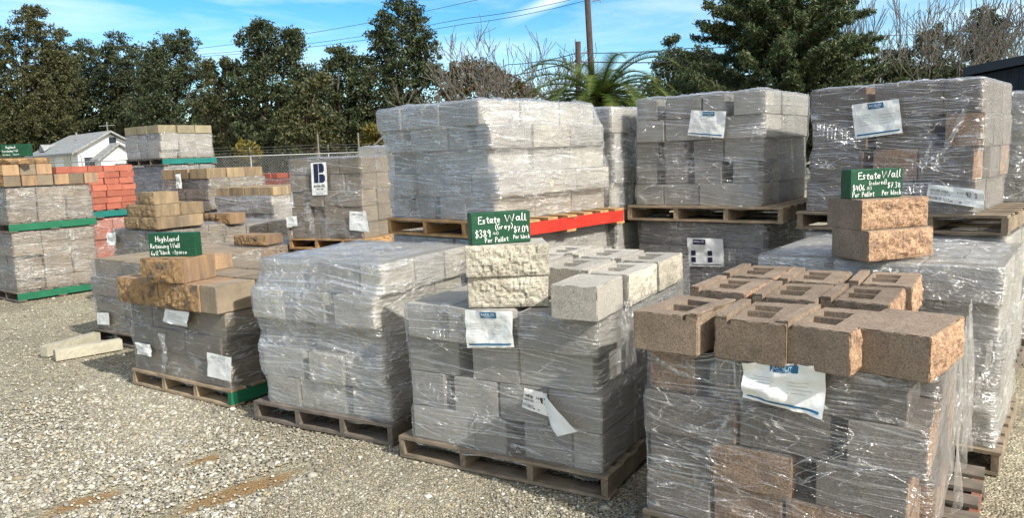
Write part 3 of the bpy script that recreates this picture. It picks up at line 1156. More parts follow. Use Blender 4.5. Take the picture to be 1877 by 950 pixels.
# ================================================================== GROUND
def ground_mat():
    m, t, out = new_mat('gravel_yard_ground')
    co = nd(t, 'ShaderNodeTexCoord')
    n0 = nd(t, 'ShaderNodeTexNoise', Scale=.55, Detail=6.0, Roughness=.6)
    n1 = nd(t, 'ShaderNodeTexNoise', Scale=9.0, Detail=6.0, Roughness=.7)
    v1 = nd(t, 'ShaderNodeTexVoronoi', Scale=75.0)
    v2 = nd(t, 'ShaderNodeTexVoronoi', Scale=190.0)
    for n in (n0, n1, v1, v2):
        lk(t, co.outputs['Object'], n.inputs['Vector'])
    base = ramp(t, n0.outputs['Fac'], [(.35, (.22, .195, .14)), (.5, (.31, .28, .20)), (.68, (.40, .37, .28))])
    br = ramp(t, n1.outputs['Fac'], [(.3, (.68,) * 3), (.7, (1.3,) * 3)])
    mu = nd(t, 'ShaderNodeMixRGB', blend_type='MULTIPLY', Fac=1)
    lk(t, base, mu.inputs['Color1'])
    lk(t, br, mu.inputs['Color2'])
    bw = nd(t, 'ShaderNodeSeparateColor')
    lk(t, v1.outputs['Color'], bw.inputs[0])
    st = ramp(t, bw.outputs[0], [(.0, (.55,) * 3), (.55, (1.0,) * 3), (.8, (1.25,) * 3), (.95, (1.9,) * 3)])
    mu2 = nd(t, 'ShaderNodeMixRGB', blend_type='MULTIPLY', Fac=.8)
    lk(t, mu.outputs[0], mu2.inputs['Color1'])
    lk(t, st, mu2.inputs['Color2'])
    bw2 = nd(t, 'ShaderNodeSeparateColor')
    lk(t, v2.outputs['Color'], bw2.inputs[0])
    st2 = ramp(t, bw2.outputs[1], [(.0, (.6,) * 3), (.6, (1.05,) * 3), (.95, (1.6,) * 3)])
    mu3 = nd(t, 'ShaderNodeMixRGB', blend_type='MULTIPLY', Fac=.7)
    lk(t, mu2.outputs[0], mu3.inputs['Color1'])
    lk(t, st2, mu3.inputs['Color2'])
    # rusty clay tyre strips baring through the gravel
    col = mu3.outputs[0]
    for (p0, p1, wd) in STRIPS:
        d = (Vector(p1) - Vector(p0))
        L = d.length
        d.normalize()
        mpp = nd(t, 'ShaderNodeMapping')
        mpp.vector_type = 'TEXTURE'
        mpp.inputs['Location'].default_value = ((p0[0] + p1[0]) / 2, (p0[1] + p1[1]) / 2, 0)
        mpp.inputs['Rotation'].default_value = (0, 0, math.atan2(d.y, d.x))
        mpp.inputs['Scale'].default_value = (L / 2, wd / 2, 1)
        wn = nd(t, 'ShaderNodeTexNoise', Scale=5.0, Detail=5.0)
        lk(t, co.outputs['Object'], wn.inputs['Vector'])
        wm = nd(t, 'ShaderNodeVectorMath', operation='MULTIPLY_ADD')
        wm.inputs[1].default_value = (.16, .16, 0)
        lk(t, wn.outputs['Color'], wm.inputs[0])
        sb = nd(t, 'ShaderNodeVectorMath', operation='ADD')
        sb.inputs[1].default_value = (-.08, -.08, 0)
        lk(t, co.outputs['Object'], sb.inputs[0])
        lk(t, sb.outputs[0], wm.inputs[2])
        lk(t, wm.outputs[0], mpp.inputs['Vector'])
        ln = nd(t, 'ShaderNodeVectorMath', operation='LENGTH')
        fl = nd(t, 'ShaderNodeVectorMath', operation='MULTIPLY')
        fl.inputs[1].default_value = (1, 1, 0)
        lk(t, mpp.outputs[0], fl.inputs[0])
        lk(t, fl.outputs[0], ln.inputs[0])
        f = ramp(t, ln.outputs['Value'], [(.5, (.95,) * 3), (1.0, (0,) * 3)])
        mxn = nd(t, 'ShaderNodeMixRGB')
        lk(t, f, mxn.inputs['Fac'])
        lk(t, col, mxn.inputs['Color1'])
        mxn.inputs['Color2'].default_value = (.27, .17, .075, 1)
        col = mxn.outputs[0]
    p = nd(t, 'ShaderNodeBsdfPrincipled', Roughness=.95)
    p.inputs['Specular IOR Level'].default_value = .15
    lk(t, col, p.inputs['Base Color'])
    ma = nd(t, 'ShaderNodeMath', operation='MULTIPLY_ADD')
    lk(t, v1.outputs['Distance'], ma.inputs[0])
    ma.inputs[1].default_value = -1.0
    lk(t, n1.outputs['Fac'], ma.inputs[2])
    bp = nd(t, 'ShaderNodeBump', Strength=.9, Distance=.012)
    lk(t, ma.outputs[0], bp.inputs['Height'])
    lk(t, bp.outputs[0], p.inputs['Normal'])
    lk(t, p.outputs[0], out.inputs[0])
    return m


def gz(px):
    p = at_z(px[0], px[1], 0)
    return (p.x, p.y)


STRIPS = [(gz((270, 955)), gz((575, 848)), .22), (gz((60, 948)), gz((235, 890)), .18), (gz((330, 850)), gz((425, 825)), .15)]
gm = ground_mat()
xs = np.unique(np.concatenate([np.linspace(-600, -14, 14), np.linspace(-14, 8, 111), np.linspace(8, 600, 14)]))
ys = np.unique(np.concatenate([np.linspace(-60, -1, 6), np.linspace(-1, 20, 106), np.linspace(20, 900, 14)]))
XX, YY = np.meshgrid(xs, ys)
ZZ = np.zeros_like(XX)
for j in range(len(ys)):
    for i in range(len(xs)):
        if -14 < xs[i] < 8 and 0 < ys[j] < 20:
            ZZ[j, i] = -.012 + .014 * N3(xs[i] * .9, ys[j] * .9, 2) - .004
        else:
            ZZ[j, i] = -.012
GVt = np.stack([XX, YY, ZZ], -1).reshape(-1, 3)
nxg = len(xs)
GF = np.array([(j * nxg + i, j * nxg + i + 1, (j + 1) * nxg + i + 1, (j + 1) * nxg + i) for j in range(len(ys) - 1) for i in range(nxg - 1)])
add('ground', fast_mesh('ground', GVt, GF, gm, smooth=True), kind='structure')


def gravel():
    m, t, out = new_mat('crushed_stone')
    at_ = nd(t, 'ShaderNodeAttribute', attribute_name='tone')
    co = nd(t, 'ShaderNodeTexCoord')
    n = nd(t, 'ShaderNodeTexNoise', Scale=140.0, Detail=3.0)
    lk(t, co.outputs['Object'], n.inputs['Vector'])
    g = ramp(t, n.outputs['Fac'], [(.3, (.8,) * 3), (.7, (1.15,) * 3)])
    mu = nd(t, 'ShaderNodeMixRGB', blend_type='MULTIPLY', Fac=1)
    lk(t, at_.outputs['Color'], mu.inputs['Color1'])
    lk(t, g, mu.inputs['Color2'])
    p = nd(t, 'ShaderNodeBsdfPrincipled', Roughness=.85)
    p.inputs['Specular IOR Level'].default_value = .25
    lk(t, mu.outputs[0], p.inputs['Base Color'])
    lk(t, p.outputs[0], out.inputs[0])
    rg = np.random.default_rng(7)
    ph = (1 + 5 ** .5) / 2
    ico = np.array([(-1, ph, 0), (1, ph, 0), (-1, -ph, 0), (1, -ph, 0), (0, -1, ph), (0, 1, ph), (0, -1, -ph), (0, 1, -ph), (ph, 0, -1), (ph, 0, 1), (-ph, 0, -1), (-ph, 0, 1)]) / 1.902
    icf = np.array([(0, 11, 5), (0, 5, 1), (0, 1, 7), (0, 7, 10), (0, 10, 11), (1, 5, 9), (5, 11, 4), (11, 10, 2), (10, 7, 6), (7, 1, 8), (3, 9, 4), (3, 4, 2), (3, 2, 6), (3, 6, 8), (3, 8, 9), (4, 9, 5), (2, 4, 11), (6, 2, 10), (8, 6, 7), (9, 8, 1)])
    n_s = 190000
    # sample in screen-like density: more near the camera
    D = 3.2 * (12.5 / 3.2) ** (rg.random(n_s) ** 1.15)
    U = rg.uniform(-.72, .16, n_s)
    X = U * D
    Y = D
    # coarse zone: pale coarse stone, bottom left of the yard
    zx = np.array([noise.noise(Vector((x * .8, y * .8, 5.0))) for x, y in zip(X, Y)])
    coarse = ((X < -.50 * Y + .55 + zx * .7 + (Y - 4) * .02) & (Y < 6.2 + zx) & (rg.random(n_s) < .55)) | (rg.random(n_s) < .03)
    keep = np.ones(n_s, bool)
    for (p0, p1, wd) in STRIPS:
        a, b = np.array(p0), np.array(p1)
        L = np.linalg.norm(b - a)
        dd = (b - a) / L
        tt = (X - a[0]) * dd[0] + (Y - a[1]) * dd[1]
        pp = np.abs(-(X - a[0]) * dd[1] + (Y - a[1]) * dd[0])
        ins = (tt > -.1) & (tt < L) & (pp < wd * .5 + zx * .06)
        keep &= ~(ins & (rg.random(n_s) < .93))
    keep &= (coarse | (rg.random(n_s) < (.62 + .5 * zx)))
    X, Y, coarse = X[keep], Y[keep], coarse[keep]
    n_s = len(X)
    r = np.where(coarse, rg.lognormal(math.log(.0066), .50, n_s), rg.lognormal(math.log(.0044), .42, n_s))
    r = np.clip(r * (1 + (Y - 4) * .04), .003, .028)
    S = rg.uniform(.6, 1.3, (n_s, 1, 3)) * r[:, None, None]
    S[:, :, 2] *= .5
    P = ico[None] * (1 + rg.uniform(-.38, .34, (n_s, 12, 1))) * S
    an = rg.uniform(0, 6.28, n_s)
    tl = rg.uniform(-.5, .5, n_s)
    c, s = np.cos(tl), np.sin(tl)
    y2, z2 = P[:, :, 1] * c[:, None] - P[:, :, 2] * s[:, None], P[:, :, 1] * s[:, None] + P[:, :, 2] * c[:, None]
    P[:, :, 1], P[:, :, 2] = y2, z2
    c, s = np.cos(an), np.sin(an)
    x2, y2 = P[:, :, 0] * c[:, None] - P[:, :, 1] * s[:, None], P[:, :, 0] * s[:, None] + P[:, :, 1] * c[:, None]
    P[:, :, 0], P[:, :, 1] = x2 + X[:, None], y2 + Y[:, None]
    P[:, :, 2] += (r * .12)[:, None] - .010
    V = P.reshape(-1, 3)
    F = (icf[None] + (np.arange(n_s) * 12)[:, None, None]).reshape(-1, 3)
    pal = np.array([(.32, .295, .23), (.43, .405, .33), (.25, .225, .175), (.58, .56, .49), (.32, .265, .17), (.18, .165, .135), (.38, .34, .245), (.28, .28, .25)])
    pr_c = np.array([.24, .24, .14, .13, .06, .07, .07, .05])
    pr_f = np.array([.20, .12, .20, .06, .16, .09, .14, .03])
    ic = rg.choice(8, n_s, p=pr_c)
    if_ = rg.choice(8, n_s, p=pr_f)
    col = pal[np.where(coarse, ic, if_)] * rg.uniform(.8, 1.15, (n_s, 1))
    A = np.concatenate([np.repeat(col, 12, 0), np.ones((n_s * 12, 1))], 1)
    add('gravel', fast_mesh('gravel', V, F, m, attr=A), kind='stuff', label='loose crushed stone covering the yard in front of the pallets', cat='gravel')


gravel()

# ================================================================== PALLETS AND WRAPPED STACKS
A_OF = lambda yaw: Vector((-math.cos(R(yaw)), math.sin(R(yaw)), 0))
B_OF = lambda yaw: Vector((math.sin(R(yaw)), math.cos(R(yaw)), 0))


def w_of(N, yaw, x, y, z=0.0):
    return Vector((N[0], N[1], 0)) - A_OF(yaw) * x + B_OF(yaw) * y + Vector((0, 0, z))


# --- front row -------------------------------------------------------------
# P0 brown display stack, nearest the camera
pallet((1.618, 2.562), 34.06, 1.285, 1.25, 0, 'weathered pallet with faded red side under the brown display stack nearest the camera', 'wood_grey', right='red_faded')
P0 = stack((1.535, 2.618), 34.06, 1.185, 1.25, .13, .89, 4, 'nearest brown stack in clear film, with a big crumpled blue and white label', tone='brownwrap', film='film_clear',
           top='open', seed=11, jit=.012, inset=(.035, .02, .02, .01), rough_chance=.25, wr=.006, clear=.012, sizes=(.30, .30, .42))
P0N, P0Y, Z0 = (1.535, 2.618), 34.06, .89

# P1 grey display stack
pallet((.443, 3.65), 30.47, 1.346, 1.41, 0, 'weathered brown pallet under the grey display stack with the peeling barcode label', 'wood')
P1 = stack((.443, 3.65), 30.47, 1.346, 1.41, .13, .942, 4, 'grey block stack in film with a peeling barcode label, topped by loose grey blocks', tone='midgrey',
           top='open', seed=23, jit=.006, inset=(.03, .10, .02, .03), offs=[(0, 0), (.0, .005), (-.012, .01), (.0, -.015)], film='film', rough_chance=.3)
P1N, P1Y, Z1 = (.443, 3.65), 30.47, .942

# P2 fully wrapped, five layers
pallet((-.779, 4.497), 29.8, 1.22, 1.082, 0, 'dark weathered pallet under the five layer grey stack with no label', 'wood_grey')
P2 = stack((-.779, 4.497), 29.8, 1.22, 1.082, .13, 1.123, 5, 'five layer grey stack fully wrapped in shiny film over its crumpled top, without any label', tone='grey',
           seed=31, film='film_heavy', inset=(.06, .09, .06, .02), offs=[(.03, -.02), (-.0, -.035), (-.035, .045), (-.04, -.05), (.0, .02)], wr=.009, capamp=.022, slope=.5, rough_chance=.45, clear=.01)

# P3 tan display stack
pallet((-2.088, 5.354), 34.1, 1.304, 1.25, 0, 'warm wooden pallet with a green painted end under the tan display stack', 'wood_tan', right='green_paint')
P3 = stack((-2.088, 5.354), 34.1, 1.304, 1.25, .13, .70, 3, 'low brown stack with three paper labels, topped by a course of loose tan blocks', tone='dun',
           top='open', seed=41, jit=.006, inset=(.02, .03, .03, .02), film='film_thin', sizes=(.43, .43, .3), rough_chance=.0, wr=.003)
# P3b, left of it and behind
pallet((-3.36, 7.06), 33.4, 1.22, 1.02, 0, 'dark pallet behind the two pale edging blocks lying on the gravel', 'wood_grey')
P3b = stack((-3.36, 7.06), 33.4, 1.22, 1.3, .13, .86, 4, 'brown stack with one small white label low on its left corner, behind the tan display', tone='dun',
            top='open', seed=43, jit=.004, film='film_dusty', sizes=(.6, .6), rough_chance=0, wr=.003)

# --- middle row and the tall double stacks ---------------------------------
pallet((2.50, 3.76), 37.75, 1.25, 1.10, 0, 'plain pallet under the low wrapped stack at the right of the photo', 'wood')
M3 = stack((2.50, 3.76), 37.75, 1.33, 1.10, .13, 1.10, 5, 'low wrapped stack with a glossy crumpled film top carrying the coloured price sign blocks', tone='grey',
           seed=53, film='film_heavy', capamp=.022, inset=(.03, .03, .03, .02), wr=.007)

# double stacks: (N, yaw, w, d)
T1g = ((-.018, 5.42), 42.57, 1.38, 1.47)
pallet(*T1g, 0, 'ground pallet beneath the lower half of the tall grey stack on the red pallet', 'wood_grey')
T1L = stack(*T1g, .13, 1.135, 5, 'lower grey stack under the red edged pallet, glimpsed behind the loose grey blocks', tone='grey', seed=61, inset=(.10, .05, .04, .05), film='film')
pallet(*T1g, 1.144, 'brown pallet with bright red painted side, raised on a lower stack', 'wood_warm', right='red_paint')
T1 = stack(*T1g, 1.278, 2.165, 5, 'tall grey stack glittering in film on the red edged pallet, widest in the back row', tone='grey', seed=62,
           inset=(.15, .03, .03, .05), offs=[(-.03, .02), (.045, 0), (-.03, .02), (.0, -.01), (-.09, -.03)], film='film_heavy', wr=.006, capamp=.03, slope=.45)
T1b_ = ((.93, 6.66), 37.3, 1.1, 1.08)
pallet(*T1b_, 0, 'ground pallet of the grey double stack squeezed between two tall ones', 'wood_grey')
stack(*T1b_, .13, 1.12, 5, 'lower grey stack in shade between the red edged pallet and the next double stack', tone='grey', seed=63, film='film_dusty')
pallet(*T1b_, 1.12, 'brown pallet seen just right of the bright red pallet side', 'wood')
stack(*T1b_, 1.254, 2.14, 4, 'wrapped grey stack squeezed between the glittering stack and the one with the small blue label', tone='grey', seed=64, film='film_heavy')

T2g = ((2.13, 5.92), 37.33, 1.37, 1.19)
pallet(*T2g, 0, 'ground pallet of the double stack in the middle of the back row', 'wood_grey')
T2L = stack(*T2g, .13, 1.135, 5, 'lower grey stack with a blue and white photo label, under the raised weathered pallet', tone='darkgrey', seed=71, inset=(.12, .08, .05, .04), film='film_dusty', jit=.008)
pallet(*T2g, 1.145, 'weathered pallet raised on the lower stack with the blue photo label', 'wood_tan')
T2 = stack(*T2g, 1.279, 2.19, 5, 'upper grey stack whose small tilted label hangs on its top course, beside the glittering stack', tone='midgrey', seed=72,
           inset=(.15, .08, .03, .03), jit=.02, film='film', capamp=.03, rough_chance=.35, sizes=(.27, .33, .42))
T3g = ((3.22, 4.88), 41.06, 1.37, 1.16)
pallet(*T3g, 0, 'ground pallet of the double stack at the right end of the back row', 'wood_grey')
T3L = stack(*T3g, .13, 1.10, 5, 'lower wrapped stack under the brown upper stack at the right edge', tone='grey', seed=81, film='film')
pallet(*T3g, 1.12, 'weathered pallet raised under the upper brown stack, behind the coloured price sign', 'wood')
T3 = stack(*T3g, 1.254, 2.15, 4, 'upper brown stack with a large label and a barcode strip, behind the coloured price sign', tone='brownwrap', seed=82,
           inset=(.18, .07, .04, .02), jit=.022, film='film', rough_chance=.3, capamp=.02)
T4g = ((4.12, 5.95), 41.0, 1.2, 1.2)
pallet(*T4g, 0, 'ground pallet at the far right edge behind the last brown stack', 'wood_grey')
stack(*T4g, .13, 1.10, 5, 'lower wrapped stack cut by the right edge of the photo', tone='grey', seed=83, film='film_heavy')
pallet(*T4g, 1.10, 'raised pallet cut by the right edge of the photo', 'wood')
stack(*T4g, 1.234, 2.10, 5, 'upper wrapped grey stack cut by the right edge of the photo', tone='grey', seed=84, film='film_heavy')

# --- U3: brown stack with the logo tag, on a lower stack --------------------
U3g = ((-1.66, 8.93), 24.0, 1.22, 1.0)
pallet(*U3g, 0, 'ground pallet hidden under the stack with the navy letter tag', 'wood_grey')
stack(*U3g, .13, .69, 4, 'lower tan stack under the orange wooden pallet', tone='dun', seed=90, film='film_dusty')
pallet(*U3g, .695, 'fresh orange wooden pallet under the stack with the navy letter tag', 'wood_warm')
U3 = stack(*U3g, .829, 1.80, 5, 'brown block stack in film with a white tag bearing a big navy letter', tone='dun', seed=91, inset=(.10, .05, .03, .02), jit=.01,
           film='film_thin', sizes=(.2, .3, .44), rough_chance=0, capamp=.01)

# --- left-hand stacks -------------------------------------------------------
Qg = ((-6.78, 10.25), 37.0, 1.22, 1.16)
pallet(*Qg, 0, 'green edged pallet on the gravel at the left edge of the photo', 'wood_grey', right='green_paint')
stack(*Qg, .135, .95, 5, 'lower brown stack on the ground level green pallet at the left edge', tone='dun', seed=101, film='film_dusty', inset=(.03, .03, .03, .03), jit=.006, rough_chance=0)
pallet(*Qg, .955, 'green edged pallet sandwiched between two brown stacks at the left edge', 'wood_grey', right='green_paint')
Q2 = stack(*Qg, 1.09, 1.56, 3, 'upper brown stack at the left edge, under loose tan blocks and far price sign', tone='dun', seed=102, film='film_dusty', inset=(.03, .03, .03, .03),
           jit=.006, rough_chance=0)

Gg = ((-4.30, 9.15), 34.0, 1.05, 1.15)
pallet(*Gg, 0, 'ground pallet hidden under the pyramid of loose tan blocks', 'wood_grey')
G1 = stack(*Gg, .13, 1.0, 6, 'dark wrapped stack with a tiny white ticket, under the pyramid of loose tan blocks', tone='dun', seed=111, film='film_dusty', rough_chance=0, jit=.005)
Hg = ((-3.75, 9.9), 34.0, 1.2, 1.1)
pallet(*Hg, 0, 'ground pallet behind the highland price sign', 'wood_grey')
stack(*Hg, .13, .96, 6, 'tan stack with dusty film pulled across it, just behind the highland price sign', tone='dun', seed=112, film='film_dusty', rough_chance=0, jit=.01)
Sg = ((-2.2, 7.35), 31.0, 1.3, 1.25)
pallet(*Sg, 0, 'ground pallet hidden behind the tan display stack', 'wood_grey')
S1 = stack(*Sg, .13, .67, 4, 'flat topped tan stack between the tan display and the orange pallet', tone='tan', seed=113, film='film_dusty', cap='film_cap_dusty', rough_chance=0, jit=.006)
Sg2 = ((-3.05, 9.0), 31.0, 1.25, 1.2)
pallet(*Sg2, 0, 'ground pallet under the second flat tan stack', 'wood_grey')
stack(*Sg2, .13, .74, 4, 'second flat tan stack, with a single loose tan slab lying on it', tone='tan', seed=114, film='film_dusty', cap='film_cap_dusty', rough_chance=0, jit=.006)

U2g = ((-3.45, 11.11), 27.98, 1.24, 1.05)
pallet(*U2g, 0, 'ground pallet deep behind the flat tan stacks', 'wood_grey')
stack(*U2g, .13, .76, 4, 'lower tan stack below the pallet of grey slatted looking blocks', tone='tan', seed=121, film='film_dusty')
pallet(*U2g, .77, 'dark pallet under the grey stack with a bare tan top course', 'wood_grey')
stack(*U2g, .90, 1.42, 4, 'grey filmed stack with a bare tan top course, left of the navy letter tag', tone='dun', seed=122, film='film_heavy', topbare=1, rough_chance=0, bare='tandull')
U1g = ((-4.77, 12.12), 30.4, 1.23, 1.2)
pallet(*U1g, 0, 'ground pallet deep behind the pyramid of tan blocks', 'wood_grey')
stack(*U1g, .13, .92, 5, 'lower orange tan stack beneath the one with a torn white sticker', tone='dun', seed=123, film='film_dusty')
pallet(*U1g, .93, 'dark pallet under the tan stack with the torn white sticker', 'wood_grey')
U1 = stack(*U1g, 1.06, 1.72, 4, 'tan stack with a torn white sticker, right of the red brick pile', tone='dun', seed=124, film='film_dusty', topbare=1, rough_chance=0, bare='tandull')

Fg = ((-6.19, 13.74), 34.5, 1.22, 1.1)
pallet(*Fg, 0, 'ground pallet far behind the red brick pile', 'wood_grey')
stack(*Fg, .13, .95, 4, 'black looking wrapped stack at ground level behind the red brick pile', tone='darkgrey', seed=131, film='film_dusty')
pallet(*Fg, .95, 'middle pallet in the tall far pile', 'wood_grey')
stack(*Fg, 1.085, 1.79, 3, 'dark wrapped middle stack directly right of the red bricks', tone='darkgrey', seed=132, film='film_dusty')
pallet(*Fg, 1.80, 'teal painted pallet high up in front of the white house', 'wood_grey', right='teal_paint')
stack(*Fg, 1.93, 2.52, 4, 'topmost grey stack with a tan top course, overlapping the white house', tone='midgrey', seed=133, film='film', topbare=1, bare='olive', inset=(.02, .02, .02, .02))
# small grey stack peeping over U3, and the reddish pile
Vg = ((-1.55, 13.5), 20, 1.3, 1.1)
pallet(*Vg, 0, 'ground pallet far behind the navy letter tag stack', 'wood_grey')
stack(*Vg, .13, 1.98, 8, 'pale grey film topped stack peeping over the one with the navy letter tag', tone='grey', seed=141, film='film', capamp=.04)


ORD = ['first', 'second', 'third', 'fourth', 'fifth', 'sixth', 'seventh', 'eighth']


def bricks(N, yaw, nx, ny, nl, L, D, h, z0, label, group, seed, tone, rings=True):
    rn = random.Random(seed)
    for k in range(nl):
        for i in range(nx):
            for j in range(ny):
                if rings and 0 < j < ny - 1 and i < nx - 1 and k < nl - 1:
                    continue
                if rings and j == ny - 1 and k < nl - 1 and i < nx - 1:
                    continue
                me = blk(L - .006, D - .006, h - .003, tone, (), seed=rn.randint(0, 2), res=.08, wear=.006)
                x = -(nx - i - .5) * L + rn.uniform(-.012, .012) + (.5 * L if 0 else 0)
                y = (j + .5) * D + rn.uniform(-.012, .012) + (k % 2) * .03
                p = w_of(N, yaw, x, y, z0 + k * h)
                if j == 0 and i < nx - 1:
                    where = '%s from the left on its front' % ORD[i]
                elif i == nx - 1:
                    where = 'at its front corner' if j == 0 else '%s back from the corner' % ORD[j]
                else:
                    where = '%s left, %s row back' % (ORD[i], ORD[j])
                lb = '%s, %s course up, %s' % (label, ORD[k], where)
                add('brick', me, loc=p, rotz=-R(yaw) + rn.uniform(-.04, .04), label=lb, cat='brick', group=group)


Rg = ((-6.95, 11.75), 36, 1.2, 1.2)
pallet(*Rg, 0, 'ground pallet below the red brick pile', 'wood_grey')
stack(*Rg, .13, .98, 5, 'red brick stack in film low below the bare red bricks', tone='red', seed=150, film='film_thin')
pallet(*Rg, .985, 'blue green painted pallet under the bare red bricks', 'wood_grey', right='teal_paint')
bricks(Rg[0], 36, 3, 5, 7, .40, .24, .102, 1.117, 'red brick of the neat pile', 'red bricks in the neat pile', 5, 'red')
# a long low run of red bricks further left
bricks((-9.3, 14.6), 36, 5, 3, 2, .40, .3, .11, 1.62, 'red brick of the long row', 'red bricks in the long low row', 6, 'red')
stack((-9.3, 14.6), 36, 2.0, .9, .13, 1.62, 8, 'wrapped red stack carrying the long low row of red bricks', tone='red', seed=151, film='film_thin')
pallet((-9.3, 14.6), 36, 2.0, .9, 0, 'ground pallet under the wrapped red stack at the left', 'wood_grey')
# tumbled reddish bricks between the tan stacks and the navy tag stack
Wg = ((-4.3, 15.6), 25, 1.4, 1.1)
pallet(*Wg, 0, 'ground pallet below the tumbled reddish bricks', 'wood_grey')
stack(*Wg, .13, 1.42, 7, 'wrapped reddish stack carrying a few tumbled bricks, left of the navy tag stack', tone='red', seed=161, film='film')
rn = random.Random(77)
for i in range(12):
    me = blk(.30, .16, .10, 'red', (), seed=i % 3, res=.08, wear=.006)
    add('brick', me, loc=w_of(Wg[0], 25, -1.25 + (i % 6) * .23, .25 + (i // 6) * .4, 1.445 + (.1 if i in (2, 4) else 0) * 0), rotz=rn.uniform(-.3, .3) - R(25),
        label='tumbled red brick, %s from the left in the %s row, on the far reddish stack' % (ORD[i % 6], ('front', 'back')[i // 6]), cat='brick', group='tumbled red bricks')

# ------------------------------------------------------------------ loose display blocks
BH = .172
CW, CD = .44, .29
cored = {}


def cored_mesh(tone, cores, seed, rough=('f',), w=CW, d=CD, h=BH, taper=.86):
    k = (tone, cores, seed, rough, w, d, h)
    if k not in cored:
        cored[k] = block_mesh('block', w, d, h, [M[tone], M[tone + '_split']], seed=seed, res=.011, cores=cores, rough=rough, taper=taper, wear=.005, split=.016)
    return cored[k]


def loose(N, yaw, x, y, z, ang, tone, label, cores=True, seed=0, rough=('f',), flip=False, group=None, w=CW, d=CD, h=BH, taper=.86, name='concrete_block', lift=.002):
    """block centred at (x, y) of a stack's frame, its rough face turned by ang from the stack's front"""
    me = cored_mesh(tone, cores, seed, rough, w, d, h, taper)
    return add(name, me, loc=w_of(N, yaw, x, y, z + lift), rotz=-R(yaw) + R(ang), label=label, cat='block', group=group)


g0 = 'loose brown blocks on the display stack'
# ang 90: the rough face looks to the stack's right; -90: to its left
loose(P0N, P0Y, -1.03, .17, Z0, -97, 'brown', 'brown two cell block at the left end of the front course, rough face left', seed=1, group=g0)
loose(P0N, P0Y, -.70, .175, Z0, 92, 'brown', 'second brown block from the left in the front course, two cells on top', seed=2, group=g0, rough=('k',))
loose(P0N, P0Y, -.43, .165, Z0, 84, 'brown', 'third brown block in the front course, its orange rough end bare on the right', seed=3, group=g0)
loose(P0N, P0Y, -.155, .215, Z0, 80, 'brown', 'smooth topped brown block at the right end of the front course, big orange rough face', cores=False, seed=4, group=g0, taper=.93)
loose(P0N, P0Y, -1.02, .76, Z0, 88, 'brown', 'brown block at the left of the middle course, rough end toward the gap', seed=5, group=g0)
loose(P0N, P0Y, -.70, .70, Z0, 91, 'brown', 'brown block in the centre of the middle course, showing both cells', seed=6, group=g0, rough=('k',))
loose(P0N, P0Y, -.40, .74, Z0, 89, 'brown', 'brown block at the right of the middle course, long rough side in sun', seed=7, group=g0)
loose(P0N, P0Y, -1.02, 1.23, Z0, 90, 'brown', 'brown block at the left of the rear course, farthest back', seed=8, group=g0)
loose(P0N, P0Y, -.70, 1.17, Z0, 90, 'brown', 'brown block in the centre of the rear course', seed=9, group=g0, rough=('k',))
loose(P0N, P0Y, -.37, 1.21, Z0, 91, 'brown', 'brown block at the right of the rear course, below the coloured price sign', seed=10, group=g0)

g1 = 'loose grey blocks on the display stack'
loose(P1N, P1Y, -.135, .10, Z1, 92, 'grey', 'smooth topped pale grey block at the near corner, without cells', cores=False, seed=21, group=g1, w=.36, d=.25, taper=.97, rough=())
loose(P1N, P1Y, -.14, .53, Z1, 90, 'grey', 'grey block right behind the smooth topped one, rough side to the right', seed=22, group=g1)
loose(P1N, P1Y, -.14, 1.0, Z1, 90, 'grey', 'far right grey block above the slanting film', seed=23, group=g1)
loose(P1N, P1Y, -.46, .62, Z1, 90, 'grey', 'grey block in the second file, nearest the two stacked split blocks', seed=24, group=g1, rough=('k',))
loose(P1N, P1Y, -.46, 1.09, Z1, 90, 'grey', 'grey block at the back of the second file', seed=25, group=g1, rough=('k',))
loose(P1N, P1Y, -.78, .68, Z1, -90, 'grey', 'grey block in the third file, partly behind the stacked split blocks', seed=26, group=g1)
loose(P1N, P1Y, -.78, 1.16, Z1, -90, 'grey', 'grey block at the back of the third file, below the raised pallet', seed=27, group=g1)
loose(P1N, P1Y, -1.08, 1.10, Z1, -90, 'grey', 'grey block at the far left rear behind the grey price sign blocks', seed=28, group=g1)
# two split-faced blocks that carry the sign
loose(P1N, P1Y, -.66, .22, Z1, 25, 'grey', 'lower of the two cream split face blocks under the grey price sign', cores=False, seed=29, group=g1, taper=.85, w=.44)
loose(P1N, P1Y, -.655, .20, Z1 + BH, 28, 'grey', 'upper of the two cream split face blocks, carrying the grey price sign', cores=False, seed=30, group=g1, taper=.85, w=.45)
# two brown blocks on M3 under the coloured price sign
M3N, M3Y = (2.36, 3.73), 37.75
BM = .166
ZM = 1.115
loose(M3N, M3Y, -.54, .24, ZM, 56, 'brown', 'lower of the two orange split face blocks under the coloured price sign', cores=False, seed=31, taper=.9, w=.45, d=.30, h=BM, group='brown split face blocks under the price sign')
loose(M3N, M3Y, -.575, .27, ZM + BM, 54, 'brown', 'upper of the two orange split face blocks, carrying the coloured price sign', cores=False, seed=32, taper=.9, w=.45, d=.30, h=BM, group='brown split face blocks under the price sign')

# P3: tan top courses
P3N, P3Y, Z3 = (-2.088, 5.354), 34.1, .70
g3 = 'loose tan blocks of the top course'


def tanb(x, y, z, ang, w, d, h, label, tone='tan', seed=0, rough=('f',), group=g3, N=P3N, Y=P3Y):
    me = blk(w, d, h, tone, rough, seed=seed, res=.02, wear=.005)
    return add('retaining_wall_block', me, loc=w_of(N, Y, x, y, z + .002), rotz=-R(Y) + R(ang), label=label, cat='block', group=group)


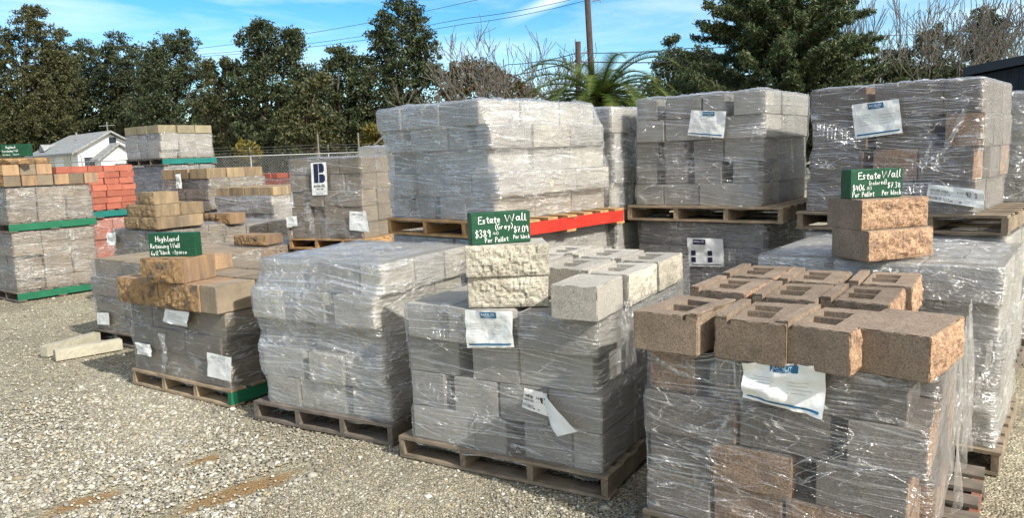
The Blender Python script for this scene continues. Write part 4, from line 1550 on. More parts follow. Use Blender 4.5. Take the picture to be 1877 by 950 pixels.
tanb(-1.02, .13, Z3, 1, .56, .34, .20, 'rough faced tan block at the left end of the top course', 'tan', 1)
tanb(-.47, .13, Z3, -1, .52, .34, .20, 'rough faced tan block in the middle of the top course, mottled with grey', 'tan', 2)
tanb(-.115, .14, Z3, 0, .19, .34, .20, 'smooth brown end block at the near corner of the top course', 'dun', 3, rough=())
rn = random.Random(5)
names3 = ['in the second row from the left', 'second in the second row', 'third in the second row', 'at the right of the second row',
          'at the left of the third row', 'second in the third row', 'third in the third row', 'at the right of the third row']
for q in range(8):
    i, j = q % 4, q // 4
    tanb(-1.12 + i * .32, .50 + j * .36, Z3, rn.uniform(-2, 2), .31, .345, .20, 'flat brown block ' + names3[q] + ' of the tan display', 'dun', 4 + q % 3, rough=())
tanb(-.62, .08, Z3 + .202, 12, .42, .33, .185, 'single tan block with a rough golden face, carrying the highland price sign', 'tan', 9, group=None)
tanb(-.95, .55, Z3 + .202, 5, .36, .22, .12, 'small tan block lying behind and left of the sign block', 'tan', 8, group=None)

# G: pyramid of tan blocks
GN, GY = Gg[0], 34.0
gG = 'loose tan blocks in the pyramid'
for k, (cnt, y0) in enumerate([(2, .17), (2, .2), (1, .22)]):
    for i in range(cnt):
        for j in range(2 if k < 2 else 1):
            w_ = (.34, .32, .40)[k]
            x = (.02, .0, -.03)[k] - w_ / 2 - (cnt - 1 - i) * (w_ + .005)
            tanb(x, y0 + j * .33, 1.015 + k * .15, rn.uniform(-3, 3), w_, .32, .148, 'tan split face block, pyramid %s course, %s%s' % (('bottom', 'middle', 'top')[k], ('left one', 'right one')[i] if cnt > 1 else 'alone', ', behind the front ones' if j else ''),
                 'tandull', 10 + (i + j + k) % 3, group=gG, N=GN, Y=GY)
# loose slab on the second flat stack, odd blocks
tanb(-.35, .35, .765, 8, .5, .32, .12, 'single loose tan slab lying on the second flat tan stack', 'tan', 12, group=None, N=Sg2[0], Y=31)
tanb(-.12, .2, .985, 4, .3, .25, .14, 'short orange tan block standing right behind the highland price sign', 'tan', 13, group=None, N=Hg[0], Y=34)
tanb(-.5, .25, .985, -4, .34, .25, .13, 'squat grey brown block beside the short orange tan block', 'dun', 14, group=None, N=Hg[0], Y=34)
# Q2: courses on top
gQ = 'loose tan blocks left of the red bricks'
QN, QY = Qg[0], 37.0
for k, n_ in enumerate([(6, 1.575), (3, 1.725)]):
    cnt, z = n_
    for i in range(cnt):
        w_ = .20 if k == 0 else .24
        for c_ in range(3 if i == 0 else 1):
            tanb(-.16 - c_ * .34, .12 + i * .205, z, rn.uniform(-3, 3), .32, .195, .145,
                 'tan block %s, %s loose course by red bricks' % ('at the near corner' if i == 0 and c_ == 0 else ('%s left of the near corner' % ORD[c_ - 1] if i == 0 else '%s behind the near corner' % ORD[i - 1]), ('lower', 'upper')[k]), 'tan' if (i + k) % 2 else 'dun', 15 + i % 3, rough=('f',) if i == 0 else (), group=gQ, N=QN, Y=QY)
tanb(-.45, .32, 1.875, 62, .85, .32, .085, 'long tan slab directly under the far price sign', 'tan', 18, group=None, N=QN, Y=QY)

# pale edging blocks on the gravel
for (u0, v0, u1, v1, lab, seed) in ((103, 663, 226, 641, 'front pale concrete edging block lying on the gravel', 61), (88, 655, 186, 627, 'rear pale concrete edging block, half behind the front one', 62)):
    a, b = at_z(u0, v0, 0), at_z(u1, v1, 0)
    d_ = (b - a)
    me = block_mesh('edging_block', d_.length, .10, .105, [M['pale'], M['pale']], seed=seed, res=.025, rough=('f',), wear=.004, split=.004)
    nrm_ = Vector((-d_.y, d_.x, 0)).normalized() * .05
    add('edging_block', me, loc=(a + b) / 2 + nrm_ + Vector((0, 0, -.003)), rotz=math.atan2(d_.y, d_.x), label=lab, cat='edging block', group='pale edging blocks on the gravel')

# ------------------------------------------------------------------ labels on the film
sheet_label(P0, [(1364, 662), (1517, 668), (1509, 768), (1362, 728)], design='maker', bend=.022, seed=1, out=.022, label='big crumpled white label with blue bands')
sheet_label(P1, [(853, 568), (940, 571), (943, 637), (857, 638)], design='maker', bend=.009, seed=2, label='creased label hanging over the top edge')
sheet_label(P1, [(962, 711), (1003, 722), (1010, 766), (957, 747)], design='barcode', bend=.004, seed=3, label='barcode label on a slant')
sheet_label(T2, [(1268, 202), (1332, 204), (1327, 253), (1261, 248)], design='maker', bend=.008, seed=4, out=.03)
sheet_label(T3, [(1562, 192), (1648, 181), (1655, 243), (1568, 255)], design='maker', bend=.010, seed=5, out=.035)
sheet_label(T3, [(1702, 337), (1802, 349), (1804, 382), (1698, 367)], design='barcode', bend=.005, seed=6, out=.03)
sheet_label(T2L, [(1260, 436), (1326, 438), (1328, 489), (1264, 488)], design='maker2', bend=.008, seed=7)
sheet_label(P3, [(380, 646), (425, 656), (424, 700), (381, 690)], design='ticket', bend=.003, seed=8)
sheet_label(P3, [(303, 566), (350, 572), (345, 600), (300, 590)], design='small', bend=.01, seed=9, out=.03)
sheet_label(P3, [(250, 627), (277, 632), (280, 654), (253, 649)], design='small', bend=.008, seed=10)
sheet_label(P3b, [(178, 573), (200, 574), (201, 596), (179, 595)], design='small', bend=.002, seed=11)
sheet_label(U3, [(570, 299), (598, 297), (601, 357), (573, 358)], design='logo', bend=.004, seed=12)
sheet_label(U3, [(641, 387), (671, 389), (677, 425), (641, 422)], design='ticket', bend=.004, seed=13)
sheet_label(U3, [(525, 398), (544, 396), (546, 414), (526, 417)], design='small', bend=.004, seed=14)
sheet_label(U1, [(322, 320), (332, 318), (334, 345), (324, 346)], design='small', bend=.01, seed=15, out=.03)
sheet_label(G1, [(196, 427), (214, 426), (213, 450), (199, 450)], design='small', bend=.01, seed=16, out=.03)

# the peeled flap of the grey stack's label: a folded triangle of paper hanging out
pf = [to_face(P1, *q, out=o_) for q, o_ in (((992, 716), .02), ((1058, 792), .07), ((1022, 801), .06), ((1006, 768), .025))]
Vp = [Vector(p) for p in pf]
nf = Vector((0, -1, 0))
mbp = MB()
g = []
for j in range(7):
    for i in range(7):
        a, b = i / 6, j / 6
        p = (Vp[0] * (1 - a) + Vp[1] * a) * (1 - b) + (Vp[3] * (1 - a) + Vp[2] * a) * b
        g.append(p + nf * (.012 * math.sin(a * 3.1) + .006 * N3(a * 4, b * 4, 2)))
mbp.put(g, [(j * 7 + i, j * 7 + i + 1, (j + 1) * 7 + i + 1, (j + 1) * 7 + i) for j in range(6) for i in range(6)])
add('label_flap', mbp.mesh('label_flap', [M['paper']], True), P1['e'], label='peeled white corner of the barcode label hanging down')


# ------------------------------------------------------------------ loose film: hanging curtains and crumpled tails
def curtain(S, y0, y1, z0, ztop, x0, x1, seed, mat='film'):
    nu, nv = 60, 46
    V, UV, F = [], [], []
    for j in range(nv + 1):
        b = j / nv
        for i in range(nu + 1):
            a = i / nu
            y = y0 + (y1 - y0) * a
            z = z0 + (ztop(a) - z0) * b
            x = x1 + (x0 - x1) * b
            fold = abs(N3(a * 5 + .8 * b + seed, b * .8, 2)) * 1.6
            x += (.012 + .045 * (1 - b)) * fold + .004 * N3(a * 30, b * 26, seed)
            V.append((x, y, z + (.02 * N3(a * 9, seed, 1) if j in (0, nv) else 0)))
            UV.append((z * 1.2, y * .6))
    for j in range(nv):
        for i in range(nu):
            q = j * (nu + 1) + i
            F.append((q, q + 1, q + nu + 2, q + nu + 1))
    add('loose_film', make_mesh('loose_film', V, F, M[mat], smooth=True, uv=UV), S['e'])


curtain(P0, .12, 1.2, .35, lambda a: .93 + .07 * a, .012, .02, 3, 'film_thin')
curtain(P1, .18, 1.38, .55, lambda a: .985 + .10 * a, .0, .005, 5, 'film')



def tail(S, px, width, seed, side='f'):
    """a crumpled twist of film hanging on the face along the given pixels"""
    P = [to_face(S, *q, side=side, out=.03) for q in px]
    V, F, UV = [], [], []
    m_ = 6
    n_ = 22
    for k in range(n_ + 1):
        t_ = k / n_ * (len(P) - 1)
        i = min(int(t_), len(P) - 2)
        p = P[i].lerp(P[i + 1], t_ - i)
        w_ = width * (.5 + .9 * abs(math.sin(k * .5 + seed))) * (1 - .4 * k / n_)
        for c_ in range(m_ + 1):
            a = c_ / m_ - .5
            n3 = N3(a * 4 + seed, k * .35, 3)
            V.append((p.x + a * w_ if side == 'f' else p.x + .03 * n3, p.y - .03 * abs(n3) if side == 'f' else p.y + a * w_, p.z + .01 * N3(a * 6, k * .5, seed)))
            UV.append((a, k / n_))
    for k in range(n_):
        for c_ in range(m_):
            q = k * (m_ + 1) + c_
            F.append((q, q + 1, q + m_ + 2, q + m_ + 1))
    add('film_tail', make_mesh('film_tail', V, F, M['film_heavy'], smooth=True, uv=UV), S['e'])


tail(P3, [(296, 612), (304, 650), (300, 684)], .07, 1)
tail(P3, [(247, 575), (300, 590), (360, 612)], .03, 4)
tail(U3, [(562, 372), (568, 400), (575, 428)], .09, 2)
tail(U3, [(630, 418), (637, 430)], .10, 5)
tail(P1, [(800, 560), (806, 590)], .05, 6)
tail(T1, [(905, 262), (870, 270), (850, 275)], .07, 8)
tail(T3, [(1770, 200), (1735, 270), (1715, 300)], .04, 9)
tail(P0, [(1195, 655), (1260, 690), (1330, 705)], .05, 10)

# ------------------------------------------------------------------ price signs
def sign(p, rotz, Ls, H, T, label, lines, seed):
    """block painted green and hand lettered; p = bottom centre"""
    me = block_mesh('painted_block', Ls, T, H, [M['sign_green'], M['sign_green']], seed=seed, res=.02, rough=(), wear=.003)
    # uv for the paint's noise
    ul = me.uv_layers.new(name='uv')
    for l in me.loops:
        v = me.vertices[l.vertex_index].co
        ul.data[l.index].uv = (v.x, v.z + v.y)
    e = add('price_sign', me, loc=p, rotz=rotz, label=label, cat='sign', group='green hand lettered price signs')
    mb = MB()
    for (txt, x, y, size, wdt, sl_) in lines:
        write(mb, txt, -Ls / 2 + x * Ls, y * H, size * H, width=wdt * Ls, slope=sl_, rad=size * H * .062, z=0)
    mb.V = [(v[0], -T / 2 - .0025 - v[2], v[1]) for v in mb.V]
    add('lettering', mb.mesh('lettering', [M['white_ink']]), e)
    return e


zs = Z1 + 2 * BH + .004
sp = w_of(P1N, P1Y, -.665, .13, zs)
sign(sp, -R(P1Y) + R(46), .33, .17, .085, 'green sign lettered Estate Wall Grey, on the cream split face blocks',
     [('Estate', .12, .66, .22, .38, .02), ('Wall', .57, .69, .23, .37, .02), ('(Grey)', .40, .44, .17, .30, .05),
      ('$389', .06, .22, .22, .27, .03), ('.40', .34, .29, .10, .12, 0), ('$7.09', .71, .33, .19, .26, 0),
      ('Per Pallet', .22, .05, .15, .40, .03), ('Per block', .70, .12, .13, .29, 0)], 71)
zm = ZM + 2 * BM + .004
sp = w_of(M3N, M3Y, -.585, .21, zm)
sign(sp, -R(M3Y) + R(47), .32, .16, .09, 'green sign lettered Estate Wall colored, on the two orange split face blocks',
     [('Estate', .14, .66, .24, .44, 0), ('Wall', .59, .68, .24, .37, .02), ('(colored)', .35, .44, .15, .34, .03),
      ('$406', .04, .27, .20, .24, -.02), ('.80', .29, .29, .11, .12, 0), ('$7.38', .70, .32, .18, .26, 0),
      ('Per Pallet', .04, .05, .18, .42, .02), ('Per block', .60, .07, .18, .38, .02)], 72)
sp = w_of(P3N, P3Y, -.62, .07, Z3 + .202 + .187)
sign(sp, -R(P3Y) + R(24), .39, .18, .085, 'green sign lettered Highland Retaining Wall, on a single tan block',
     [('Highland', .16, .63, .22, .52, .03), ('Retaining', .04, .36, .18, .40, 0), ('Wall', .47, .38, .20, .21, 0),
      ('6x12', .04, .06, .18, .17, 0), ('"block', .22, .10, .18, .24, 0), ('-3piece', .50, .11, .16, .32, 0)], 73)
sp = at(32, 287, 10.35)
sign(sp, R(-8), .40, .165, .085, 'small far green sign lettered Highland Freestanding Wall at the left edge',
     [('Highland', .20, .66, .2, .36, .02), ('Freestanding', .05, .38, .17, .40, 0), ('Wall', .48, .40, .17, .16, 0), ('6x9 block', .05, .10, .14, .30, 0), ('-3piece', .42, .12, .14, .25, 0)], 74)

# ================================================================== BACKGROUND


def leaf_mat(name, a, b, c=None, trans=.25):
    m, t, out = new_mat(name)
    ge = nd(t, 'ShaderNodeNewGeometry')
    co = nd(t, 'ShaderNodeTexCoord')
    n = nd(t, 'ShaderNodeTexNoise', Scale=.9, Detail=3.0)
    lk(t, co.outputs['Object'], n.inputs['Vector'])
    r1 = ramp(t, ge.outputs['Random Per Island'], [(0, a), (.6, b), (1, c or b)])
    r2 = ramp(t, n.outputs['Fac'], [(.3, (.65,) * 3), (.7, (1.35,) * 3)])
    mu = nd(t, 'ShaderNodeMixRGB', blend_type='MULTIPLY', Fac=1)
    lk(t, r1, mu.inputs['Color1'])
    lk(t, r2, mu.inputs['Color2'])
    di = nd(t, 'ShaderNodeBsdfPrincipled', Roughness=.55)
    di.inputs['Specular IOR Level'].default_value = .3
    tl = nd(t, 'ShaderNodeBsdfTranslucent')
    lk(t, mu.outputs[0], di.inputs['Base Color'])
    lk(t, mu.outputs[0], tl.inputs['Color'])
    ms = nd(t, 'ShaderNodeMixShader', Fac=trans)
    lk(t, di.outputs[0], ms.inputs[1])
    lk(t, tl.outputs[0], ms.inputs[2])
    lk(t, ms.outputs[0], out.inputs[0])
    return m


M['oak'] = leaf_mat('dark_oak_leaves', (.026, .042, .020), (.056, .076, .034), (.11, .115, .05))
M['oak2'] = leaf_mat('olive_oak_leaves', (.037, .046, .020), (.075, .084, .034), (.14, .125, .05))
M['yellow'] = leaf_mat('yellow_green_leaves', (.08, .07, .012), (.15, .13, .02), (.20, .15, .03))
M['russet'] = leaf_mat('russet_dry_leaves', (.06, .045, .022), (.12, .085, .035), (.09, .085, .03))
M['cedar'] = leaf_mat('cedar_needles', (.032, .054, .025), (.07, .098, .038), (.13, .14, .055))
M['palm'] = leaf_mat('palm_leaflets', (.04, .07, .012), (.09, .13, .025), (.14, .15, .04))
M['bark'] = plain('grey_brown_bark', (.10, .08, .06), .9, .2, .35, 5)
M['bark_pale'] = plain('pale_twig_bark', (.17, .155, .13), .9, .2, .25, 5)
M['pole'] = plain('creosoted_pole_wood', (.065, .048, .04), .9, .2, .3, 9)
M['wire'] = plain('black_wire', (.03, .035, .04), .6)
M['galv'] = plain('galvanised_steel', (.30, .31, .31), .5, .5, .1, 6, .5)
M['stucco'] = plain('white_stucco', (.80, .80, .78), .9, .2, .05, 3)
M['roof'] = plain('grey_shingles', (.26, .27, .27), .95, .2, .35, 7)
M['trimw'] = plain('white_trim', (.75, .76, .76), .6)
M['glass'] = plain('dark_window_glass', (.03, .04, .05), .1, .6)
M['navy'] = plain('navy_metal_siding', (.010, .018, .030), .7, .2, .15, 2)


def leaves(rg, clumps, size, per, spread, aspect=1.6, droop=0.0):
    """clumps (k,3): small leaf faces scattered round each"""
    k = len(clumps)
    C = np.repeat(clumps, per, 0)
    n_ = len(C)
    off = rg.normal(0, 1, (n_, 3))
    off /= np.linalg.norm(off, axis=1)[:, None]
    off *= (rg.random((n_, 1)) ** .5) * np.repeat(rg.uniform(.6, 1.3, (k, 1)) * spread, per, 0)
    off[:, 2] *= .75
    C = C + off
    a = rg.normal(0, 1, (n_, 3))
    a[:, 2] -= droop
    a /= np.linalg.norm(a, axis=1)[:, None]
    b = np.cross(a, rg.normal(0, 1, (n_, 3)))
    b /= np.linalg.norm(b, axis=1)[:, None]
    s = (size * rg.uniform(.6, 1.35, n_))[:, None]
    P = np.stack([C - a * s * aspect, C + b * s * .8 - a * s * .1, C + a * s * aspect, C - b * s * .8 + a * s * .1], 1)
    return P.reshape(-1, 3), np.arange(n_ * 4).reshape(-1, 4)


def limb_tubes(mb, rn, p, d, L, r, depth, spread=.5, kids=(2, 3), up=.12, minr=.012, bend=.18, collect=None, n=5):
    pts, rad = [p], [r]
    cur, dd = Vector(p), Vector(d).normalized()
    seg = 4
    for i in range(seg):
        dd = (dd + Vector((rn.uniform(-bend, bend), rn.uniform(-bend, bend), rn.uniform(-bend, bend) + up))).normalized()
        cur = cur + dd * (L / seg)
        pts.append(cur.copy())
        rad.append(max(minr, r * (1 - .45 * (i + 1) / seg)))
    mb.tube(pts, rad, n=n if depth > 1 else 3, cap=False)
    if collect is not None:
        collect.append((pts[-1].copy(), depth))
        if depth <= 2:
            collect.append((pts[2].copy(), depth))
    if depth <= 0:
        return
    for q in range(rn.randint(*kids)):
        ax = dd.orthogonal().normalized()
        ax = Matrix.Rotation(rn.uniform(0, 6.28), 3, dd) @ ax
        nd_ = (dd + ax * rn.uniform(spread * .6, spread * 1.4)).normalized()
        st = pts[-1] if q else pts[-1]
        if rn.random() < .35:
            st = pts[rn.randint(2, 3)]
        limb_tubes(mb, rn, st, nd_, L * rn.uniform(.66, .9), rad[-1] * .8, depth - 1, spread, kids, up, minr, bend, collect, n)


def oak(u, v_top, D, width_px, label, mat='oak', seed=0, v_bot=300, lobes=None, dens=1.0, leaf=.058, trunk_r=.28, cat='tree', name='oak_tree', group='oaks along the back fence', v_low=None):
    """a broad tree: u centre, v_top crown top, width in pixels, all at real distance D; lobes in (du, v, r) pixels"""
    rg = np.random.default_rng(seed)
    rn = random.Random(seed)
    base = at(u, 300, D)
    base.z = 0
    e = bpy.data.objects.new(name, None)
    COL.objects.link(e)
    e.location = base
    e['label'], e['category'], e['group'] = label, cat, group
    pxm = D / FPX
    if lobes is None:
        top = at(u, v_top, D).z
        wd = width_px * pxm
        low = at(u, v_low, D).z if v_low else top * .18
        lobes = []
        nl = 11
        for i in range(nl):
            f = i / (nl - 1)
            z = low + (top - low) * (.1 + .8 * f)
            rr = wd * .5 * (1 - .55 * max(0, f - .35) / .65) * rn.uniform(.75, 1.1)
            an = i * 2.4 + rn.random()
            r_l = wd * rn.uniform(.19, .27) * (1 - .25 * f)
            lobes.append((math.cos(an) * (rr - r_l), math.sin(an) * (rr - r_l) * .8, min(z, top - r_l * .95), r_l))
        lobes.append((rn.uniform(-.1, .1) * wd, 0, top - wd * .15, wd * .15))
    else:
        L2 = []
        for du, v, r in lobes:
            p = at(u + du, v, D)
            L2.append((p.x - base.x, rn.uniform(-.3, .3) * r * pxm * 2, p.z, r * pxm))
        lobes = L2
    cl = []
    for x, y, z, r in lobes:
        k = int(60 * (r / 1.2) ** 2 * dens) + 12
        dirs = rg.normal(0, 1, (k, 3))
        dirs /= np.linalg.norm(dirs, axis=1)[:, None]
        rad = r * (.3 + .98 * rg.random((k, 1)) ** .75)
        cl.append(np.array([[x, y, z]]) + dirs * rad * np.array([[1, 1, .85]]))
    cl = np.concatenate(cl)
    cl = cl[cl[:, 2] > .3]
    V, F = leaves(rg, cl, leaf, 32, .36)
    add('crown', fast_mesh('crown', V, F, M[mat]), e)
    mb = MB()
    mid = Vector((0, 0, max(l[2] for l in lobes) * .35))
    mb.tube([(0, 0, -.2), (rn.uniform(-.2, .2), 0, mid.z * .5), mid], [trunk_r, trunk_r * .8, trunk_r * .65], n=8)
    for x, y, z, r in lobes:
        q = Vector((x, y, z))
        c = (mid + q) / 2 + Vector((rn.uniform(-.4, .4), rn.uniform(-.4, .4), rn.uniform(-.2, .5)))
        mb.tube([mid, c, q], [trunk_r * .45, trunk_r * .25, .03], n=5)
        for _ in range(5):
            dd = Vector((rn.gauss(0, 1), rn.gauss(0, 1), rn.gauss(0.3, 1))).normalized()
            mb.tube([q, q + dd * r * .5 + Vector((0, 0, .1)), q + dd * r * .95], [.04, .028, .012], n=3, cap=False)
    add('trunk', mb.mesh('trunk', [M['bark']], True), e)
    return e


# oaks, left to right
oak(60, 12, 60, 0, 'tall oak at the left edge with a loose pointed top', seed=201, lobes=[(-5, 40, 22), (-38, 75, 26), (22, 62, 22), (-55, 105, 34), (10, 100, 38), (45, 112, 30), (-80, 150, 45), (-25, 155, 50), (35, 165, 45), (-60, 210, 50), (0, 220, 50), (55, 215, 42), (-75, 262, 45), (-10, 268, 45), (50, 62, 10), (12, 22, 12), (-8, 18, 9)], mat='oak2')
oak(148, 68, 66, 0, 'rounded oak behind the white house roof, left part', seed=202, lobes=[(0, 92, 22), (-32, 118, 28), (30, 120, 30), (0, 150, 42), (-40, 170, 38), (42, 170, 36), (-15, 210, 42), (35, 218, 42), (-35, 240, 40), (0, 252, 36)])
oak(222, 62, 64, 0, 'oak with bright sky gaps above the house ridge', seed=203, lobes=[(-2, 82, 20), (-26, 96, 16), (22, 98, 18), (0, 125, 32), (-32, 150, 30), (30, 150, 30), (0, 185, 36), (-30, 210, 34), (32, 205, 34), (0, 232, 30)], dens=.85)
oak(320, 52, 58, 0, 'dark oak with a knobbly pointed top behind the topmost far stack', seed=204, lobes=[(15, 66, 12), (-8, 84, 22), (20, 92, 24), (-38, 98, 20), (-5, 125, 38), (35, 135, 30), (-40, 150, 34), (0, 175, 42), (40, 190, 32), (-40, 205, 34), (5, 225, 40), (42, 240, 30), (-30, 245, 34)])
oak(412, 105, 47, 0, 'low olive oak filling the dip left of the tall round oak', seed=205, lobes=[(15, 130, 20), (-20, 145, 22), (30, 152, 26), (0, 180, 34), (-35, 195, 28), (35, 205, 32), (0, 235, 34), (-30, 258, 28), (30, 262, 28), (-3, 116, 8), (-30, 122, 8)], mat='oak2')
oak(498, 38, 45, 0, 'tall round headed oak in the left half of the sky line', seed=206, lobes=[(-14, 58, 22), (-36, 72, 20), (22, 74, 24), (42, 70, 18), (0, 96, 34), (-38, 110, 24), (36, 112, 28), (0, 145, 40), (60, 140, 22), (-45, 160, 34), (45, 170, 34), (0, 200, 42), (75, 185, 24), (-45, 220, 36), (45, 225, 38), (0, 258, 38), (82, 235, 26)])
oak(562, 150, 42, 0, 'olive bush tree with drooping crown under the tall round oak', seed=207, lobes=[(0, 205, 26), (-30, 222, 24), (30, 225, 26), (0, 245, 28), (-35, 260, 22), (38, 262, 24), (0, 170, 18), (22, 150, 14)], mat='oak2', trunk_r=.15)
oak(632, 75, 44, 0, 'dark oak just left of the tallest oak', seed=208, lobes=[(-8, 98, 18), (12, 110, 20), (-22, 120, 16), (0, 140, 32), (28, 160, 28), (-20, 175, 28), (10, 200, 36), (-5, 240, 36), (38, 235, 30), (-20, 270, 30)])
oak(735, -10, 45, 0, 'tallest oak, its top cut by the upper edge, behind the glittering stack', seed=209, lobes=[(0, 5, 22), (-28, 38, 16), (18, 32, 24), (0, 62, 30), (-45, 70, 18), (35, 72, 24), (-8, 100, 38), (45, 105, 28), (-48, 115, 26), (10, 140, 42), (58, 140, 24), (-40, 155, 36), (20, 185, 42), (-30, 205, 42), (-65, 200, 30), (25, 235, 40), (-30, 255, 40)])
oak(695, 225, 40, 0, 'yellow green shrub against the dark trunks beside the glittering stack', seed=210, lobes=[(0, 248, 20), (-18, 262, 18), (20, 258, 22), (5, 280, 24), (-20, 290, 20)], mat='yellow', name='shrub', cat='shrub', group=None, trunk_r=.05)
oak(455, 255, 33, 0, 'small yellow green shrub behind the chain link fence', seed=211, lobes=[(-6, 270, 9), (8, 276, 9), (0, 286, 9)], mat='yellow', name='shrub', cat='shrub', group=None, trunk_r=.04, leaf=.06)
# dark understorey so that the trunks stand in shade
for i, (u, v, w_) in enumerate([(10, 235, 90), (120, 240, 80), (215, 245, 70), (300, 250, 80), (395, 250, 80), (470, 255, 70), (545, 262, 70), (620, 262, 70), (690, 258, 60)]):
    oak(u, v - 30, 72, 0, ['dark bush below the tall left edge oak', 'dark bush directly behind the house roof', 'dark bush behind the house ridge', 'dark bush behind the topmost far stack', 'dark bush right of the topmost far stack', 'dark bush behind the small yellow shrub', 'dark bush behind the logo tag stack, left', 'dark bush between the two tall oaks', 'dark bush at the left side of the glittering stack'][i],
        seed=220 + i, lobes=[(-w_ * .35, v, 30), (w_ * .35, v + 5, 30), (0, v - 15, 32), (-w_ * .2, v + 35, 28), (w_ * .25, v + 38, 28), (0, v + 20, 30)], name='bush', cat='bush', group='dark bushes under the oaks', trunk_r=.1, leaf=.11)
oak(105, 120, 69, 0, 'low round oak filling the gap between the two leftmost crowns', seed=251, lobes=[(0, 128, 26), (-25, 150, 30), (25, 152, 32), (0, 185, 36), (10, 225, 38)])
oak(268, 112, 67, 0, 'low round oak between the bright gapped oak and the knobbly dark oak', seed=252, lobes=[(0, 118, 22), (-18, 140, 26), (20, 142, 28), (0, 175, 34), (0, 215, 36)], mat='oak2')
oak(585, 130, 56, 0, 'distant rounded oak in the notch beneath the wires', seed=253, lobes=[(-5, 138, 18), (12, 150, 22), (-18, 160, 22), (0, 185, 30), (5, 220, 32)])
# russet brush under the bare tree
oak(880, 100, 42, 0, 'russet leafed tree behind the bare tree, above the glittering stack', seed=231, lobes=[(-50, 135, 18), (-25, 125, 20), (5, 130, 20), (35, 145, 20), (65, 160, 18), (-60, 165, 20), (-25, 160, 24), (15, 165, 26), (55, 180, 20), (90, 172, 12), (-40, 195, 24), (20, 200, 24)], mat='russet', dens=.75, name='scrub_tree', group=None, trunk_r=.12)
oak(1228, 80, 55, 0, 'dark rounded tree in the dip left of the conifer', seed=232, lobes=[(0, 108, 18), (-18, 122, 16), (18, 118, 18), (45, 105, 22), (60, 100, 16), (0, 145, 28), (40, 145, 28), (-30, 160, 22), (5, 180, 28), (50, 185, 26), (-3, 76, 6), (10, 70, 5)], group='background trees behind the tall stacks')
oak(1290, 140, 42, 0, 'olive shrub tree between the palm and the conifer', seed=233, lobes=[(-20, 140, 22), (10, 135, 24), (40, 150, 24), (-40, 165, 22), (0, 170, 26), (40, 185, 26), (-60, 175, 18)], mat='cedar', group='background trees behind the tall stacks')
oak(1690, 55, 45, 0, 'dark leafy tree among the bare trees on the right', seed=234, lobes=[(0, 75, 16), (28, 60, 14), (-22, 95, 14), (20, 95, 18), (-55, 105, 14), (-30, 120, 18), (55, 75, 12), (40, 120, 18), (0, 135, 22), (-60, 135, 16), (70, 125, 14)], dens=.65, group='background trees behind the tall stacks')
oak(1802, 12, 48, 0, 'dense upright dark tree between bare branches at the right', seed=235, lobes=[(0, 30, 16), (-10, 50, 22), (14, 55, 20), (0, 80, 26), (16, 90, 20), (-16, 95, 20), (0, 120, 26)], mat='oak', dens=1.3, group='background trees behind the tall stacks')
oak(1600, 120, 40, 0, 'olive brush below the bare trees, right of the conifer', seed=236, lobes=[(-30, 140, 18), (0, 130, 16), (30, 128, 18), (55, 140, 18), (-10, 155, 20), (40, 158, 20), (80, 150, 18)], mat='cedar', group='background trees behind the tall stacks')
oak(1740, 125, 40, 0, 'low olive brush beside the dark blue building', seed=237, lobes=[(-30, 135, 14), (0, 130, 12), (20, 140, 14), (-10, 150, 18), (40, 148, 14)], mat='cedar', group='background trees behind the tall stacks')


# conifer (deodar like): tiers of drooping boughs
def conifer(u, D, v_top, half_px, label, seed):
    rg = np.random.default_rng(seed)
    rn = random.Random(seed)
    base = at(u, 300, D)
    base.z = 0
    e = bpy.data.objects.new('conifer_tree', None)
    COL.objects.link(e)
    e.location = base
    e['label'], e['category'] = label, 'tree'
    top = at(u, v_top, D).z
    hw = half_px * D / FPX
    mb = MB()
    mb.tube([(0, 0, -.2), (0, 0, top * .5), (0.1, 0, top)], [.32, .2, .03], n=8)
    cl = []
    z = .6
    while z < top:
        f = z / top
        L = hw * (1 - f) ** .55 * 1.02
        nb = 9 if f < .8 else 6
        for k in range(nb):
            an = rn.uniform(0, 6.28)
            l = L * rn.uniform(.72, 1.12)
            rise = rn.uniform(.35, .85)
            pts = []
            for q in range(6):
                t_ = q / 5
                pts.append(Vector((math.cos(an) * l * t_, math.sin(an) * l * t_, z + l * (rise * t_ - .25 * t_ * t_))))
            mb.tube(pts, [.05, .04, .032, .025, .018, .01], n=4, cap=False)
            steps = max(3, int(l / .22))
            for q in range(steps):
                t_ = .18 + .82 * q / (steps - 1)
                x, y = math.cos(an) * l * t_, math.sin(an) * l * t_
                zz = z + l * (rise * t_ - .25 * t_ * t_)
                wd_ = .28 * l * (1 - t_) + .12
                for _ in range(2):
                    o_ = rn.uniform(-wd_, wd_)
                    cl.append((x - math.sin(an) * o_, y + math.cos(an) * o_, zz - abs(o_) * .25 - rn.random() * .12))
        z += .42 - .12 * f
    V, F = leaves(rg, np.array(cl), .042, 24, .24, aspect=2.6, droop=-.6)
    add('crown', fast_mesh('crown', V, F, M['cedar']), e)
    add('trunk', mb.mesh('trunk', [M['bark']], True), e)


conifer(1425, 36, -95, 215, 'big dark conifer with ragged boughs rising behind the upper stacks', 301)


